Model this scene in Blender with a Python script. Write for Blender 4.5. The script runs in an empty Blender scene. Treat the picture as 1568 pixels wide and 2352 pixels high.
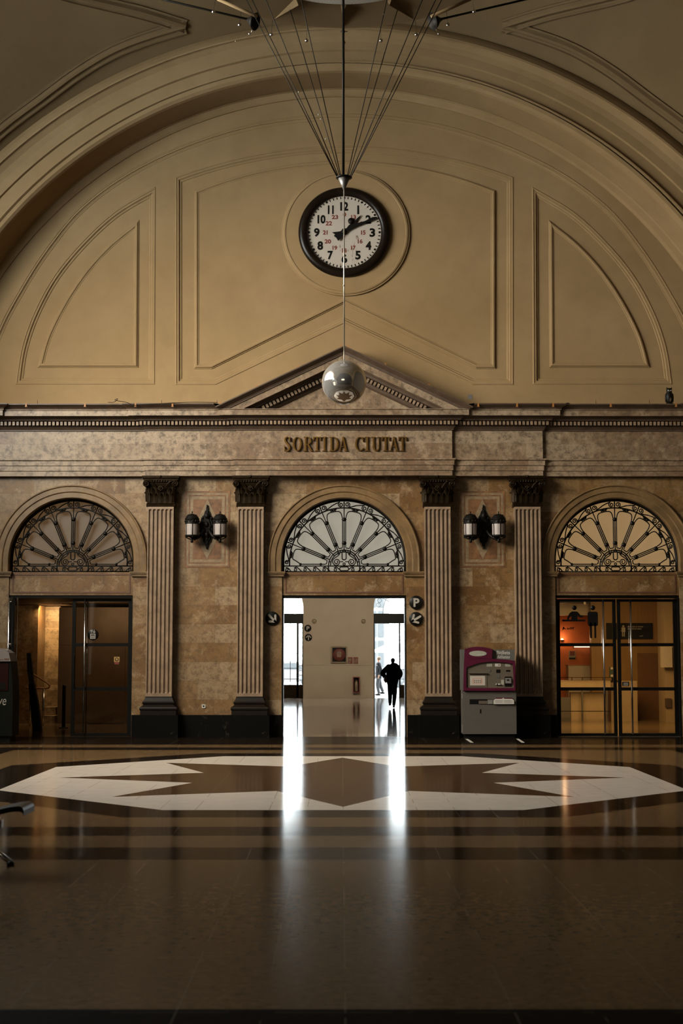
import bpy, bmesh, math, random
from math import sin, cos, pi, radians, sqrt, atan2, hypot
from mathutils import Vector, Matrix
from mathutils.geometry import tessellate_polygon

random.seed(7)
SC = bpy.context.scene
COL = SC.collection

# ------------------------------------------------------------------ camera
F_PX, CAM_H, TILT = 3400.0, 1.9, math.atan(324 / 3400.0)
cam_d = bpy.data.cameras.new('camera')
cam = bpy.data.objects.new('camera', cam_d)
COL.objects.link(cam)
cam.location = (0, 0, CAM_H)
cam.rotation_euler = (pi / 2 + TILT, 0, 0)
cam_d.sensor_fit = 'VERTICAL'
cam_d.sensor_height = 36
cam_d.sensor_width = 24
cam_d.lens = 36 * F_PX / 2352
cam_d.clip_start = 0.05
cam_d.clip_end = 400
cam_d.dof.use_dof = True
cam_d.dof.focus_distance = 33.5
cam_d.dof.aperture_fstop = 2.4
SC.camera = cam

# ------------------------------------------------------------------ view, world
SC.view_settings.view_transform = 'Standard'
SC.view_settings.look = 'None'
SC.view_settings.gamma = 1
SC.view_settings.use_curve_mapping = False
SC.view_settings.exposure = 0.0
SC.cycles.use_denoising = True
SC.cycles.sample_clamp_indirect = 30
SC.cycles.max_bounces = 8
SC.cycles.transparent_max_bounces = 12
world = bpy.data.worlds.new('overcast_sky')
SC.world = world
world.use_nodes = True
wb = world.node_tree.nodes['Background']
wb.inputs[0].default_value = (0.88, 0.97, 1.0, 1)
wb.inputs[1].default_value = 16.0

def at(px, py, Y):
    """real point at depth Y that the photograph shows at pixel (px, py)"""
    a = (px - 784) / F_PX
    b = (1176 - py) / F_PX
    dy = cos(TILT) - b * sin(TILT)
    dz = sin(TILT) + b * cos(TILT)
    return (a / dy * Y, CAM_H + dz / dy * Y)
def ax(px, Y, py=1450): return at(px, py, Y)[0]
def az(py, Y): return at(784, py, Y)[1]

def area(name, loc, direction, sx, sy, power, color, spread=180):
    d = bpy.data.lights.new(name, 'AREA')
    d.shape = 'RECTANGLE'; d.size = sx; d.size_y = sy
    d.energy = power; d.color = color; d.spread = radians(spread)
    o = bpy.data.objects.new(name, d)
    COL.objects.link(o)
    o.location = loc
    o.rotation_euler = Vector(direction).to_track_quat('-Z', 'Y').to_euler()
    return o

# daylight from the hall's high side window, then two added fill lights
area('side_window_daylight', (-10.75, 24.0, 10.3), (1, 0.45, -0.72), 9.0, 4.8, 2050, (1.0, 0.88, 0.68), 108)
area('low_side_fill', (-10.8, 15.5, 3.2), (1, 0.35, -0.05), 8, 4.2, 95, (1.0, 0.88, 0.70), 140)  # added fill from the lower left; no doors stand here
area('rear_fill', (-3, -7.6, 8.0), (0.05, 1, -0.20), 8, 4, 90, (1.0, 0.84, 0.62), 120)  # added frontal fill behind the camera; the wall there has no window
# vestibule behind the centre door, lift lobby on the left, ticket office on the right
area('vestibule_fill', (0, 54.5, 5.4), (0, 1, -0.45), 6, 1.2, 370, (1.0, 0.84, 0.62))  # added lamp inside the room that brightens its far wall
area('lobby_downlight', (-7.9, 40.7, 3.12), (-0.15, 0.7, -1.3), 0.7, 0.4, 52, (1.0, 0.66, 0.32))
area('lobby_ceiling_glow', (-6.3, 38.2, 3.15), (0.1, 1.0, -0.9), 1.2, 0.5, 42, (1.0, 0.66, 0.36))
area('office_ceiling_light', (6.3, 38.6, 3.3), (0, 0.25, -1), 2.6, 3.0, 430, (1.0, 0.66, 0.28))

# ------------------------------------------------------------------ mesh helpers
class MB:
    def __init__(s): s.v = []; s.f = []; s.sm = []; s.mi = []; s.cm = 0
    def add(s, verts, faces, smooth=False, M=None):
        n = len(s.v)
        s.v += [tuple(M @ Vector(p)) for p in verts] if M else [tuple(p) for p in verts]
        for f in faces:
            s.f.append(tuple(i + n for i in f)); s.sm.append(smooth); s.mi.append(s.cm)
        return s
    def box(s, x0, x1, y0, y1, z0, z1, M=None):
        v = [(x0,y0,z0),(x1,y0,z0),(x1,y1,z0),(x0,y1,z0),(x0,y0,z1),(x1,y0,z1),(x1,y1,z1),(x0,y1,z1)]
        return s.add(v, [(0,3,2,1),(4,5,6,7),(0,1,5,4),(1,2,6,5),(2,3,7,6),(3,0,4,7)], False, M)
    def rbox(s, x0, x1, y0, y1, z0, z1, r=0.02, n=4, M=None):
        """box with rounded corners seen from the front"""
        pts = []
        for cx, cz, a0 in ((x1-r, z1-r, 0), (x0+r, z1-r, 90), (x0+r, z0+r, 180), (x1-r, z0+r, 270)):
            for k in range(n+1):
                a = radians(a0 + 90*k/n); pts.append((cx+r*cos(a), cz+r*sin(a)))
        return s.prism(pts, y0, y1, M=M)
    def prism(s, outer, y0, y1, holes=(), M=None, smooth=False):
        """polygon in x,z (with holes) given thickness along y"""
        loops = [list(outer)] + [list(h) for h in holes]
        flat = [p for l in loops for p in l]
        tri = tessellate_polygon([[Vector((p[0], p[1], 0)) for p in l] for l in loops])
        n = len(flat)
        v = [(p[0], y0, p[1]) for p in flat] + [(p[0], y1, p[1]) for p in flat]
        f = []
        for t in tri:
            a, b, c = [flat[i] for i in t]
            if (b[0]-a[0])*(c[1]-a[1])-(b[1]-a[1])*(c[0]-a[0]) < 0: t = (t[0], t[2], t[1])
            f.append(tuple(t)); f.append((t[2]+n, t[1]+n, t[0]+n))
        s.add(v, f, False, M)
        o = 0
        for l in loops:
            k = len(l)
            vv = [(p[0], y0, p[1]) for p in l] + [(p[0], y1, p[1]) for p in l]
            s.add(vv, [(i, (i+1) % k, (i+1) % k + k, i+k) for i in range(k)], smooth, M)
        return s
    def lathe(s, prof, c=(0,0,0), seg=24, axis='z', M=None, smooth=True, a0=0, a1=360):
        v = []; f = []; full = abs(a1-a0) >= 359.9
        n = seg if full else seg+1
        for k in range(n):
            a = radians(a0 + (a1-a0)*k/seg)
            for r, z in prof:
                if axis == 'z': v.append((c[0]+r*cos(a), c[1]+r*sin(a), c[2]+z))
                else: v.append((c[0]+r*cos(a), c[1]+z, c[2]+r*sin(a)))
        m = len(prof)
        for k in range(seg):
            k2 = (k+1) % n
            for j in range(m-1):
                f.append((k*m+j, k2*m+j, k2*m+j+1, k*m+j+1))
        return s.add(v, f, smooth, M)
    def ball(s, c, r, seg=16, rings=10, sc=(1,1,1), M=None):
        prof = [(r*sin(pi*i/rings), -r*cos(pi*i/rings)) for i in range(rings+1)]
        v = MB().lathe(prof, (0,0,0), seg)
        return s.add([(c[0]+p[0]*sc[0], c[1]+p[1]*sc[1], c[2]+p[2]*sc[2]) for p in v.v], v.f, True, M)
    def tube(s, pts, r, seg=8, closed=False, M=None, caps=True):
        P = [Vector(p) for p in pts]; n = len(P)
        R = r if isinstance(r, (list, tuple)) else [r]*n
        v = []; f = []; up = None
        for i in range(n):
            if closed: t = P[(i+1) % n] - P[i-1]
            else: t = P[min(i+1, n-1)] - P[max(i-1, 0)]
            if t.length < 1e-9: t = Vector((0,0,1))
            t.normalize()
            if up is None:
                up = Vector((0,1,0)) if abs(t.y) < 0.9 else Vector((1,0,0))
            u = up - t*up.dot(t)
            if u.length < 1e-6: u = t.orthogonal()
            u.normalize(); up = u; w = t.cross(u)
            for k in range(seg):
                a = 2*pi*k/seg
                v.append(P[i] + (u*cos(a) + w*sin(a))*R[i])
        m = n if closed else n-1
        for i in range(m):
            j = (i+1) % n
            for k in range(seg):
                k2 = (k+1) % seg
                f.append((i*seg+k, i*seg+k2, j*seg+k2, j*seg+k))
        if caps and not closed:
            f.append(tuple(range(seg-1, -1, -1))); f.append(tuple((n-1)*seg+k for k in range(seg)))
        return s.add(v, f, True, M)
    def mould(s, path, prof, Y, closed=False, smooth=False):
        """moulding swept along a path in x,z; profile (u across, h towards the viewer)"""
        n = len(path); v = []; f = []; m = len(prof)
        for i in range(n):
            p = Vector(path[i])
            a = Vector(path[i-1]) if (i > 0 or closed) else None
            b = Vector(path[(i+1) % n]) if (i < n-1 or closed) else None
            d1 = (p-a).normalized() if a is not None else None
            d2 = (b-p).normalized() if b is not None else None
            if d1 is None: d1 = d2
            if d2 is None: d2 = d1
            n1 = Vector((-d1.y, d1.x)); n2 = Vector((-d2.y, d2.x))
            q = n1+n2
            q = q/ max(q.dot(n1), 0.35) if q.length > 1e-6 else n1
            for u, h in prof: v.append((p.x+q.x*u, Y-h, p.y+q.y*u))
        for i in range(n if closed else n-1):
            j = (i+1) % n
            for k in range(m-1): f.append((i*m+k, j*m+k, j*m+k+1, i*m+k+1))
        return s.add(v, f, smooth)
    def ribbon(s, pts, widths, y0, y1):
        """flat stroke of varying width in x,z with thickness"""
        L = []; Rr = []; n = len(pts)
        for i in range(n):
            a = Vector(pts[max(i-1,0)]); b = Vector(pts[min(i+1,n-1)])
            d = (b-a).normalized(); q = Vector((-d.y, d.x))
            w = widths[i] if isinstance(widths, (list,tuple)) else widths
            p = Vector(pts[i]); L.append(p+q*w/2); Rr.append(p-q*w/2)
        for i in range(n-1):
            s.prism([L[i], Rr[i], Rr[i+1], L[i+1]], y0, y1)
        return s
    def xform(s, M): s.v = [tuple(M @ Vector(p)) for p in s.v]; return s
    def mesh(s, name, mats):
        me = bpy.data.meshes.new(name)
        me.from_pydata(s.v, [], s.f); me.update()
        for m in (mats if isinstance(mats, (list,tuple)) else [mats]): me.materials.append(m)
        me.polygons.foreach_set('use_smooth', s.sm)
        me.polygons.foreach_set('material_index', s.mi)
        bm = bmesh.new(); bm.from_mesh(me)
        bmesh.ops.remove_doubles(bm, verts=bm.verts, dist=1e-5)
        bmesh.ops.recalc_face_normals(bm, faces=bm.faces)
        bm.to_mesh(me); bm.free()
        return me

def tag(o, label=None, cat=None, group=None, kind=None):
    if label: o['label'] = label
    if cat: o['category'] = cat
    if group: o['group'] = group
    if kind: o['kind'] = kind
    return o
def thing(name, label, cat, loc=(0,0,0), rz=0, group=None, kind=None):
    o = bpy.data.objects.new(name, None); COL.objects.link(o)
    o.empty_display_size = 0.1
    o.location = loc; o.rotation_euler = (0,0,rz)
    return tag(o, label, cat, group, kind)
def obj(name, mb, mat, parent=None, world=False, label=None):
    """link a mesh; world=True: its coordinates are world coordinates although it has a parent"""
    o = bpy.data.objects.new(name, mb.mesh(name, mat)); COL.objects.link(o)
    if parent:
        o.parent = parent
        if world:
            root = parent; off = Vector(parent.location)
            while root.parent: root = root.parent; off += Vector(root.location)
            o.location = -off
    if label: o['label'] = label
    return o
def copy_tree(o, parent=None):
    c = o.copy(); COL.objects.link(c)
    if parent: c.parent = parent
    for ch in [k for k in ALLKIDS(o)]: copy_tree(ch, c)
    return c
def ALLKIDS(o): return [k for k in COL.objects if k.parent is o]

def text_mb(s, x0, x1, z0, z1, Y, depth=0.004, bold=0.0, shear=0.0, keep=False):
    """writing as real geometry fitted into a box on a plane facing the viewer"""
    cu = bpy.data.curves.new('writing', 'FONT'); cu.body = s; cu.size = 1
    cu.offset = bold; cu.shear = shear; cu.resolution_u = 3
    o = bpy.data.objects.new('writing', cu); COL.objects.link(o)
    bpy.context.view_layer.update()
    dg = bpy.context.evaluated_depsgraph_get()
    me = bpy.data.meshes.new_from_object(o.evaluated_get(dg))
    mb = MB()
    vs = [tuple(v.co) for v in me.vertices]; fs = [tuple(p.vertices) for p in me.polygons]
    bpy.data.objects.remove(o); bpy.data.curves.remove(cu); bpy.data.meshes.remove(me)
    if not vs: return mb
    a0 = min(v[0] for v in vs); a1 = max(v[0] for v in vs); b0 = min(v[1] for v in vs); b1 = max(v[1] for v in vs)
    kx = (x1-x0)/max(a1-a0, 1e-6); kz = (z1-z0)/max(b1-b0, 1e-6)
    v2 = [(x0+(v[0]-a0)*kx, Y-depth, z0+(v[1]-b0)*kz) for v in vs]
    mb.add(v2, fs)
    # sides
    from collections import Counter
    cnt = Counter()
    for f in fs:
        for i in range(len(f)): cnt[tuple(sorted((f[i], f[(i+1) % len(f)])))] += 1
    edges = [e for e, c in cnt.items() if c == 1]
    n = len(v2)
    if depth > 0.003:
        vv = v2 + [(p[0], Y, p[2]) for p in v2]
        mb.add(vv, [(a, b, b+n, a+n) for a, b in edges])
    return mb

def arc(cx, cz, r, a0, a1, n=48):
    return [(cx+r*cos(radians(a0+(a1-a0)*k/n)), cz+r*sin(radians(a0+(a1-a0)*k/n))) for k in range(n+1)]
def circ(cx, cz, r, n=48): return arc(cx, cz, r, 0, 360, n)[:-1]
def bez(p0, p1, p2, p3, n=12):
    return [tuple((1-t)**3*a+3*(1-t)**2*t*b+3*(1-t)*t*t*c+t**3*d for a,b,c,d in zip(p0,p1,p2,p3)) for t in [k/n for k in range(n+1)]]
def smooth_path(pts, n=6):
    """Catmull-Rom through 2-D or 3-D points"""
    out = []; P = [pts[0]] + list(pts) + [pts[-1]]
    for i in range(1, len(P)-2):
        for k in range(n):
            t = k/n
            out.append(tuple(0.5*(2*b+(c-a)*t+(2*a-5*b+4*c-d)*t*t+(-a+3*b-3*c+d)*t**3) for a,b,c,d in zip(P[i-1],P[i],P[i+1],P[i+2])))
    out.append(tuple(pts[-1])); return out

# ------------------------------------------------------------------ materials
ALB = 0.62       # interior base colours scaled down so less light bounces into the shadows
class NT:
    def __init__(s, name):
        s.mat = bpy.data.materials.new(name); s.mat.use_nodes = True
        s.t = s.mat.node_tree; s.b = s.t.nodes['Principled BSDF']; s.out = s.t.nodes['Material Output']
    def n(s, typ, **kw):
        x = s.t.nodes.new(typ)
        for k, v in kw.items(): setattr(x, k, v)
        return x
    def set(s, sock, v):
        if isinstance(v, bpy.types.NodeSocket): s.t.links.new(v, sock)
        elif isinstance(v, tuple) and len(v) == 3 and sock.type == 'RGBA': sock.default_value = (*v, 1)
        else: sock.default_value = v
    def m(s, op, a, b=0.0, c=0.0):
        x = s.n('ShaderNodeMath', operation=op)
        s.set(x.inputs[0], a); s.set(x.inputs[1], b); s.set(x.inputs[2], c)
        return x.outputs[0]
    def mix(s, f, a, b, mode='MIX'):
        x = s.n('ShaderNodeMix', data_type='RGBA', blend_type=mode)
        s.set(x.inputs[0], f); s.set(x.inputs[6], a); s.set(x.inputs[7], b)
        return x.outputs[2]
    def co(s): return s.n('ShaderNodeTexCoord').outputs['Object']
    def noise(s, scale, detail=4, rough=0.55, vec=None, dist=0.0):
        x = s.n('ShaderNodeTexNoise'); x.inputs['Scale'].default_value = scale
        x.inputs['Detail'].default_value = detail; x.inputs['Roughness'].default_value = rough
        x.inputs['Distortion'].default_value = dist
        s.t.links.new(vec if vec is not None else s.co(), x.inputs['Vector']); return x.outputs['Fac']
    def ramp(s, f, stops):
        x = s.n('ShaderNodeValToRGB'); r = x.color_ramp
        while len(r.elements) < len(stops): r.elements.new(0.5)
        for e, (p, c) in zip(r.elements, stops): e.position = p; e.color = (*c, 1)
        s.t.links.new(f, x.inputs[0]); return x.outputs[0]
    def bump(s, h, strength=0.3, dist=0.01):
        x = s.n('ShaderNodeBump'); x.inputs['Strength'].default_value = strength
        x.inputs['Distance'].default_value = dist
        s.t.links.new(h, x.inputs['Height']); s.t.links.new(x.outputs[0], s.b.inputs['Normal'])
    def base(s, v):
        if isinstance(v, tuple): v = tuple(x*ALB for x in v)
        else:
            x = s.n('ShaderNodeMix', data_type='RGBA', blend_type='MULTIPLY'); x.inputs[0].default_value = 1.0
            s.set(x.inputs[6], v); x.inputs[7].default_value = (ALB, ALB, ALB, 1); v = x.outputs[2]
        s.set(s.b.inputs['Base Color'], v); return s
    def rough(s, v): s.set(s.b.inputs['Roughness'], v); return s
    def metal(s, v): s.b.inputs['Metallic'].default_value = v; return s

def srgb(r, g, b):
    f = lambda c: ((c/255+0.055)/1.055)**2.4 if c > 10 else c/255/12.92
    return (f(r), f(g), f(b))
def plain(name, c, rough=0.5, metal=0.0, var=0.12, scale=6.0, bump=0.0, spec=None):
    t = NT(name); f = t.m('MINIMUM', t.m('MAXIMUM', t.m('ADD', t.m('MULTIPLY', t.m('SUBTRACT', t.noise(scale, 6, 0.7), 0.5), 3.0), 0.5), 0.0), 1.0)
    t.base(t.mix(f, tuple(x*(1-var) for x in c), tuple(min(1, x*(1+var)) for x in c))).rough(rough).metal(metal)
    if bump: t.bump(t.noise(scale*6), bump, 0.004)
    if spec is None and max(c) < 0.03: spec = 0.15
    if spec is not None: t.b.inputs['Specular IOR Level'].default_value = spec
    return t.mat

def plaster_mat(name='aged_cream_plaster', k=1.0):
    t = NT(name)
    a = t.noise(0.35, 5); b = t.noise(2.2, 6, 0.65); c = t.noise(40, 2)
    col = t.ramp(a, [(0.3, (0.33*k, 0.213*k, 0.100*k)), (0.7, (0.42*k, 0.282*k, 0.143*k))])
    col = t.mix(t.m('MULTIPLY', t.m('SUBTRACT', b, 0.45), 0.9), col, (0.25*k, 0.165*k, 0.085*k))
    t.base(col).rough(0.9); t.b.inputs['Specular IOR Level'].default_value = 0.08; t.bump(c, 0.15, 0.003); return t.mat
def marble_blocks(name, c1, c2, c3, w=1.05, h=0.43, rough=0.42, off=(0,0), spot=0.75):
    """coursed polished stone: every block its own tint, cloudy veins inside"""
    t = NT(name); co = t.co()
    mp = t.n('ShaderNodeMapping'); t.t.links.new(co, mp.inputs[0])
    mp.inputs['Location'].default_value = (off[0], off[1], 0)
    mp.inputs['Rotation'].default_value = (pi/2, 0, 0)
    # put x,z into the brick plane
    sx = t.n('ShaderNodeSeparateXYZ'); t.t.links.new(co, sx.inputs[0])
    cb = t.n('ShaderNodeCombineXYZ')
    t.t.links.new(t.m('ADD', t.m('ADD', sx.outputs[0], sx.outputs[1]), off[0]), cb.inputs[0])
    t.t.links.new(t.m('ADD', sx.outputs[2], off[1]), cb.inputs[1])
    br = t.n('ShaderNodeTexBrick'); t.t.links.new(cb.outputs[0], br.inputs['Vector'])
    br.offset = 0.37; br.squash = 0.7; br.squash_frequency = 3
    for k, v in (('Scale', 1.0), ('Brick Width', w), ('Row Height', h), ('Mortar Size', 0.0035), ('Mortar Smooth', 0.3), ('Bias', 0.0)):
        br.inputs[k].default_value = v
    br.inputs['Color1'].default_value = (0, 0, 0, 1); br.inputs['Color2'].default_value = (1, 1, 1, 1)
    br.inputs['Mortar'].default_value = (0.5, 0.5, 0.5, 1)
    cl = lambda s_: t.m('MINIMUM', t.m('MAXIMUM', s_, 0.0), 1.0)
    v1 = t.noise(0.9, 6, 0.6, dist=0.3); v2 = t.noise(6.5, 9, 0.78, dist=0.15); v3 = t.noise(24, 6, 0.8); pale = t.noise(3.4, 8, 0.75)
    seed = t.m('ADD', t.m('MULTIPLY', br.outputs['Color'], 0.62), t.m('MULTIPLY', v1, 0.75))
    col = t.ramp(t.m('SUBTRACT', seed, 0.08), [(0.2, c1), (0.5, c2), (0.85, c3)])
    col = t.mix(t.m('MULTIPLY', t.m('GREATER_THAN', br.outputs['Color'], 0.80), 0.40), col, tuple(x*1.15 for x in c3))
    col = t.mix(t.m('MULTIPLY', cl(t.m('MULTIPLY', t.m('SUBTRACT', v2, 0.47), 7.0)), spot), col, tuple(x*0.36 for x in c2))
    col = t.mix(t.m('MULTIPLY', cl(t.m('MULTIPLY', t.m('SUBTRACT', pale, 0.515), 8.0)), 0.7), col, tuple(x*1.25 for x in c3))
    col = t.mix(t.m('MULTIPLY', cl(t.m('MULTIPLY', t.m('SUBTRACT', v3, 0.50), 5.0)), 0.55), col, tuple(x*0.55 for x in c1))
    col = t.mix(t.m('MULTIPLY', br.outputs['Fac'], 0.5), col, tuple(x*0.35 for x in c1))
    t.base(col).rough(rough); return t.mat
def black_marble():
    t = NT('black_veined_marble')
    v = t.noise(1.6, 8, 0.7, dist=2.5)
    vein = t.m('LESS_THAN', t.m('ABSOLUTE', t.m('SUBTRACT', v, 0.62)), 0.004)
    t.base(t.mix(vein, (0.004, 0.0035, 0.003), (0.10, 0.08, 0.055))).rough(0.4); t.b.inputs['Specular IOR Level'].default_value = 0.10; return t.mat

M = {}
M['plaster'] = plaster_mat()
M['vault'] = plaster_mat('shade_toned_plaster', 0.60)  # darker plaster copy: shade up in the vault put into its colour
M['darkplaster'] = plain('low_bounce_plaster', (0.075, 0.055, 0.034), 0.9)  # unseen walls coloured dark to cut the bounced fill light
M['wallstone'] = marble_blocks('yellow_brown_marble_blocks', (0.150, 0.066, 0.013), (0.245, 0.132, 0.042), (0.325, 0.220, 0.120), off=(0.4, 0.02))
M['friezestone'] = marble_blocks('pinkish_cloudy_marble', (0.22, 0.128, 0.068), (0.31, 0.208, 0.125), (0.40, 0.295, 0.195), w=2.1, h=1.9, spot=0.95, off=(0.2, 0.9))
M['shaftstone'] = plain('pale_pinkish_marble', (0.29, 0.195, 0.122), 0.42, var=0.3, scale=2.6)
M['archstone'] = plain('honey_coloured_marble', (0.20, 0.118, 0.048), 0.40, var=0.35, scale=3.2)
M['redstone'] = plain('red_brown_marble_inlay', (0.13, 0.055, 0.026), 0.42, var=0.2, scale=9)
M['orangestone'] = plain('orange_marble_inlay', (0.19, 0.088, 0.034), 0.42, var=0.5, scale=5)
M['palestone'] = plain('pale_marble_inlay', (0.25, 0.175, 0.098), 0.42, var=0.35, scale=7)
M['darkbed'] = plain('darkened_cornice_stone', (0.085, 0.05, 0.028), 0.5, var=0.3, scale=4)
M['black'] = black_marble()
M['bronze'] = plain('dark_patinated_bronze', (0.022, 0.012, 0.004), 0.42, 0.5, var=0.5, scale=18)
M['basestone'] = plain('dark_bronze_coloured_base_stone', (0.012, 0.008, 0.005), 0.42, var=0.3, scale=9)
M['iron'] = plain('black_wrought_iron', (0.006, 0.0045, 0.003), 0.5, 0.0)
M['frame'] = plain('black_painted_steel', (0.0045, 0.004, 0.003), 0.4, 0.0)
M['steel'] = plain('brushed_steel', (0.85, 0.82, 0.78), 0.22, 1.0, var=0.08)
M['brass'] = plain('old_brass', (0.26, 0.135, 0.030), 0.40, 0.85, var=0.25, scale=14)
M['cable'] = plain('dark_steel_cable', (0.020, 0.015, 0.010), 0.5, 0.5)
M['rodlight'] = plain('pale_polished_rod', (0.62, 0.56, 0.46), 0.3, 0.6)
M['zinc'] = plain('grey_zinc', (0.33, 0.31, 0.29), 0.42, 0.5, var=0.2)
M['white'] = plain('white_paint', (0.62, 0.58, 0.52), 0.5, var=0.05)
M['signwhite'] = plain('white_sign_print', (0.42, 0.38, 0.33), 0.5, var=0.04)
M['signblack'] = plain('black_sign_print', (0.007, 0.006, 0.005), 0.4, var=0.04)
M['clockwhite'] = None
M['red'] = plain('dark_red_print', (0.20, 0.028, 0.012), 0.5, var=0.1)
M['orange'] = plain('orange_plastic', (0.42, 0.17, 0.035), 0.5, var=0.15)
M['cloth'] = plain('black_winter_cloth', (0.004, 0.004, 0.004), 0.95, var=0.1)

def glass_mat(name, tint=(0.85, 0.82, 0.76), refl=1.0):
    t = NT(name); t.t.nodes.remove(t.b)
    tr = t.n('ShaderNodeBsdfTransparent'); tr.inputs[0].default_value = (*tint, 1)
    gl = t.n('ShaderNodeBsdfGlossy'); gl.inputs['Roughness'].default_value = 0.03
    gl.inputs[0].default_value = (refl, refl, refl, 1)
    fr = t.n('ShaderNodeFresnel'); fr.inputs[0].default_value = 1.45
    mx = t.n('ShaderNodeMixShader'); t.t.links.new(fr.outputs[0], mx.inputs[0])
    t.t.links.new(tr.outputs[0], mx.inputs[1]); t.t.links.new(gl.outputs[0], mx.inputs[2])
    t.t.links.new(mx.outputs[0], t.out.inputs[0]); return t.mat
M['glass'] = glass_mat('clear_door_glass')
M['tinted'] = glass_mat('brown_tinted_glass', (0.55, 0.45, 0.33))
def lit_glass(name, c, e, streak=0.10):
    """frosted glass with daylight or lamplight coming through it"""
    t = NT(name)
    mp = t.n('ShaderNodeMapping'); t.t.links.new(t.co(), mp.inputs[0]); mp.inputs['Scale'].default_value = (2.2, 1, 0.8)
    f = t.noise(1.6, 4, 0.5, vec=mp.outputs[0])
    col = t.mix(f, tuple(x*(1-streak) for x in c), tuple(x*(1+streak) for x in c))
    t.base((0.03, 0.027, 0.022)).rough(0.5)
    t.set(t.b.inputs['Emission Color'], col); t.b.inputs['Emission Strength'].default_value = e
    return t.mat
def emit(name, c, e):
    t = NT(name); t.base((0.2, 0.2, 0.2)); t.b.inputs['Emission Color'].default_value = (*c, 1)
    t.b.inputs['Emission Strength'].default_value = e; return t.mat

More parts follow.
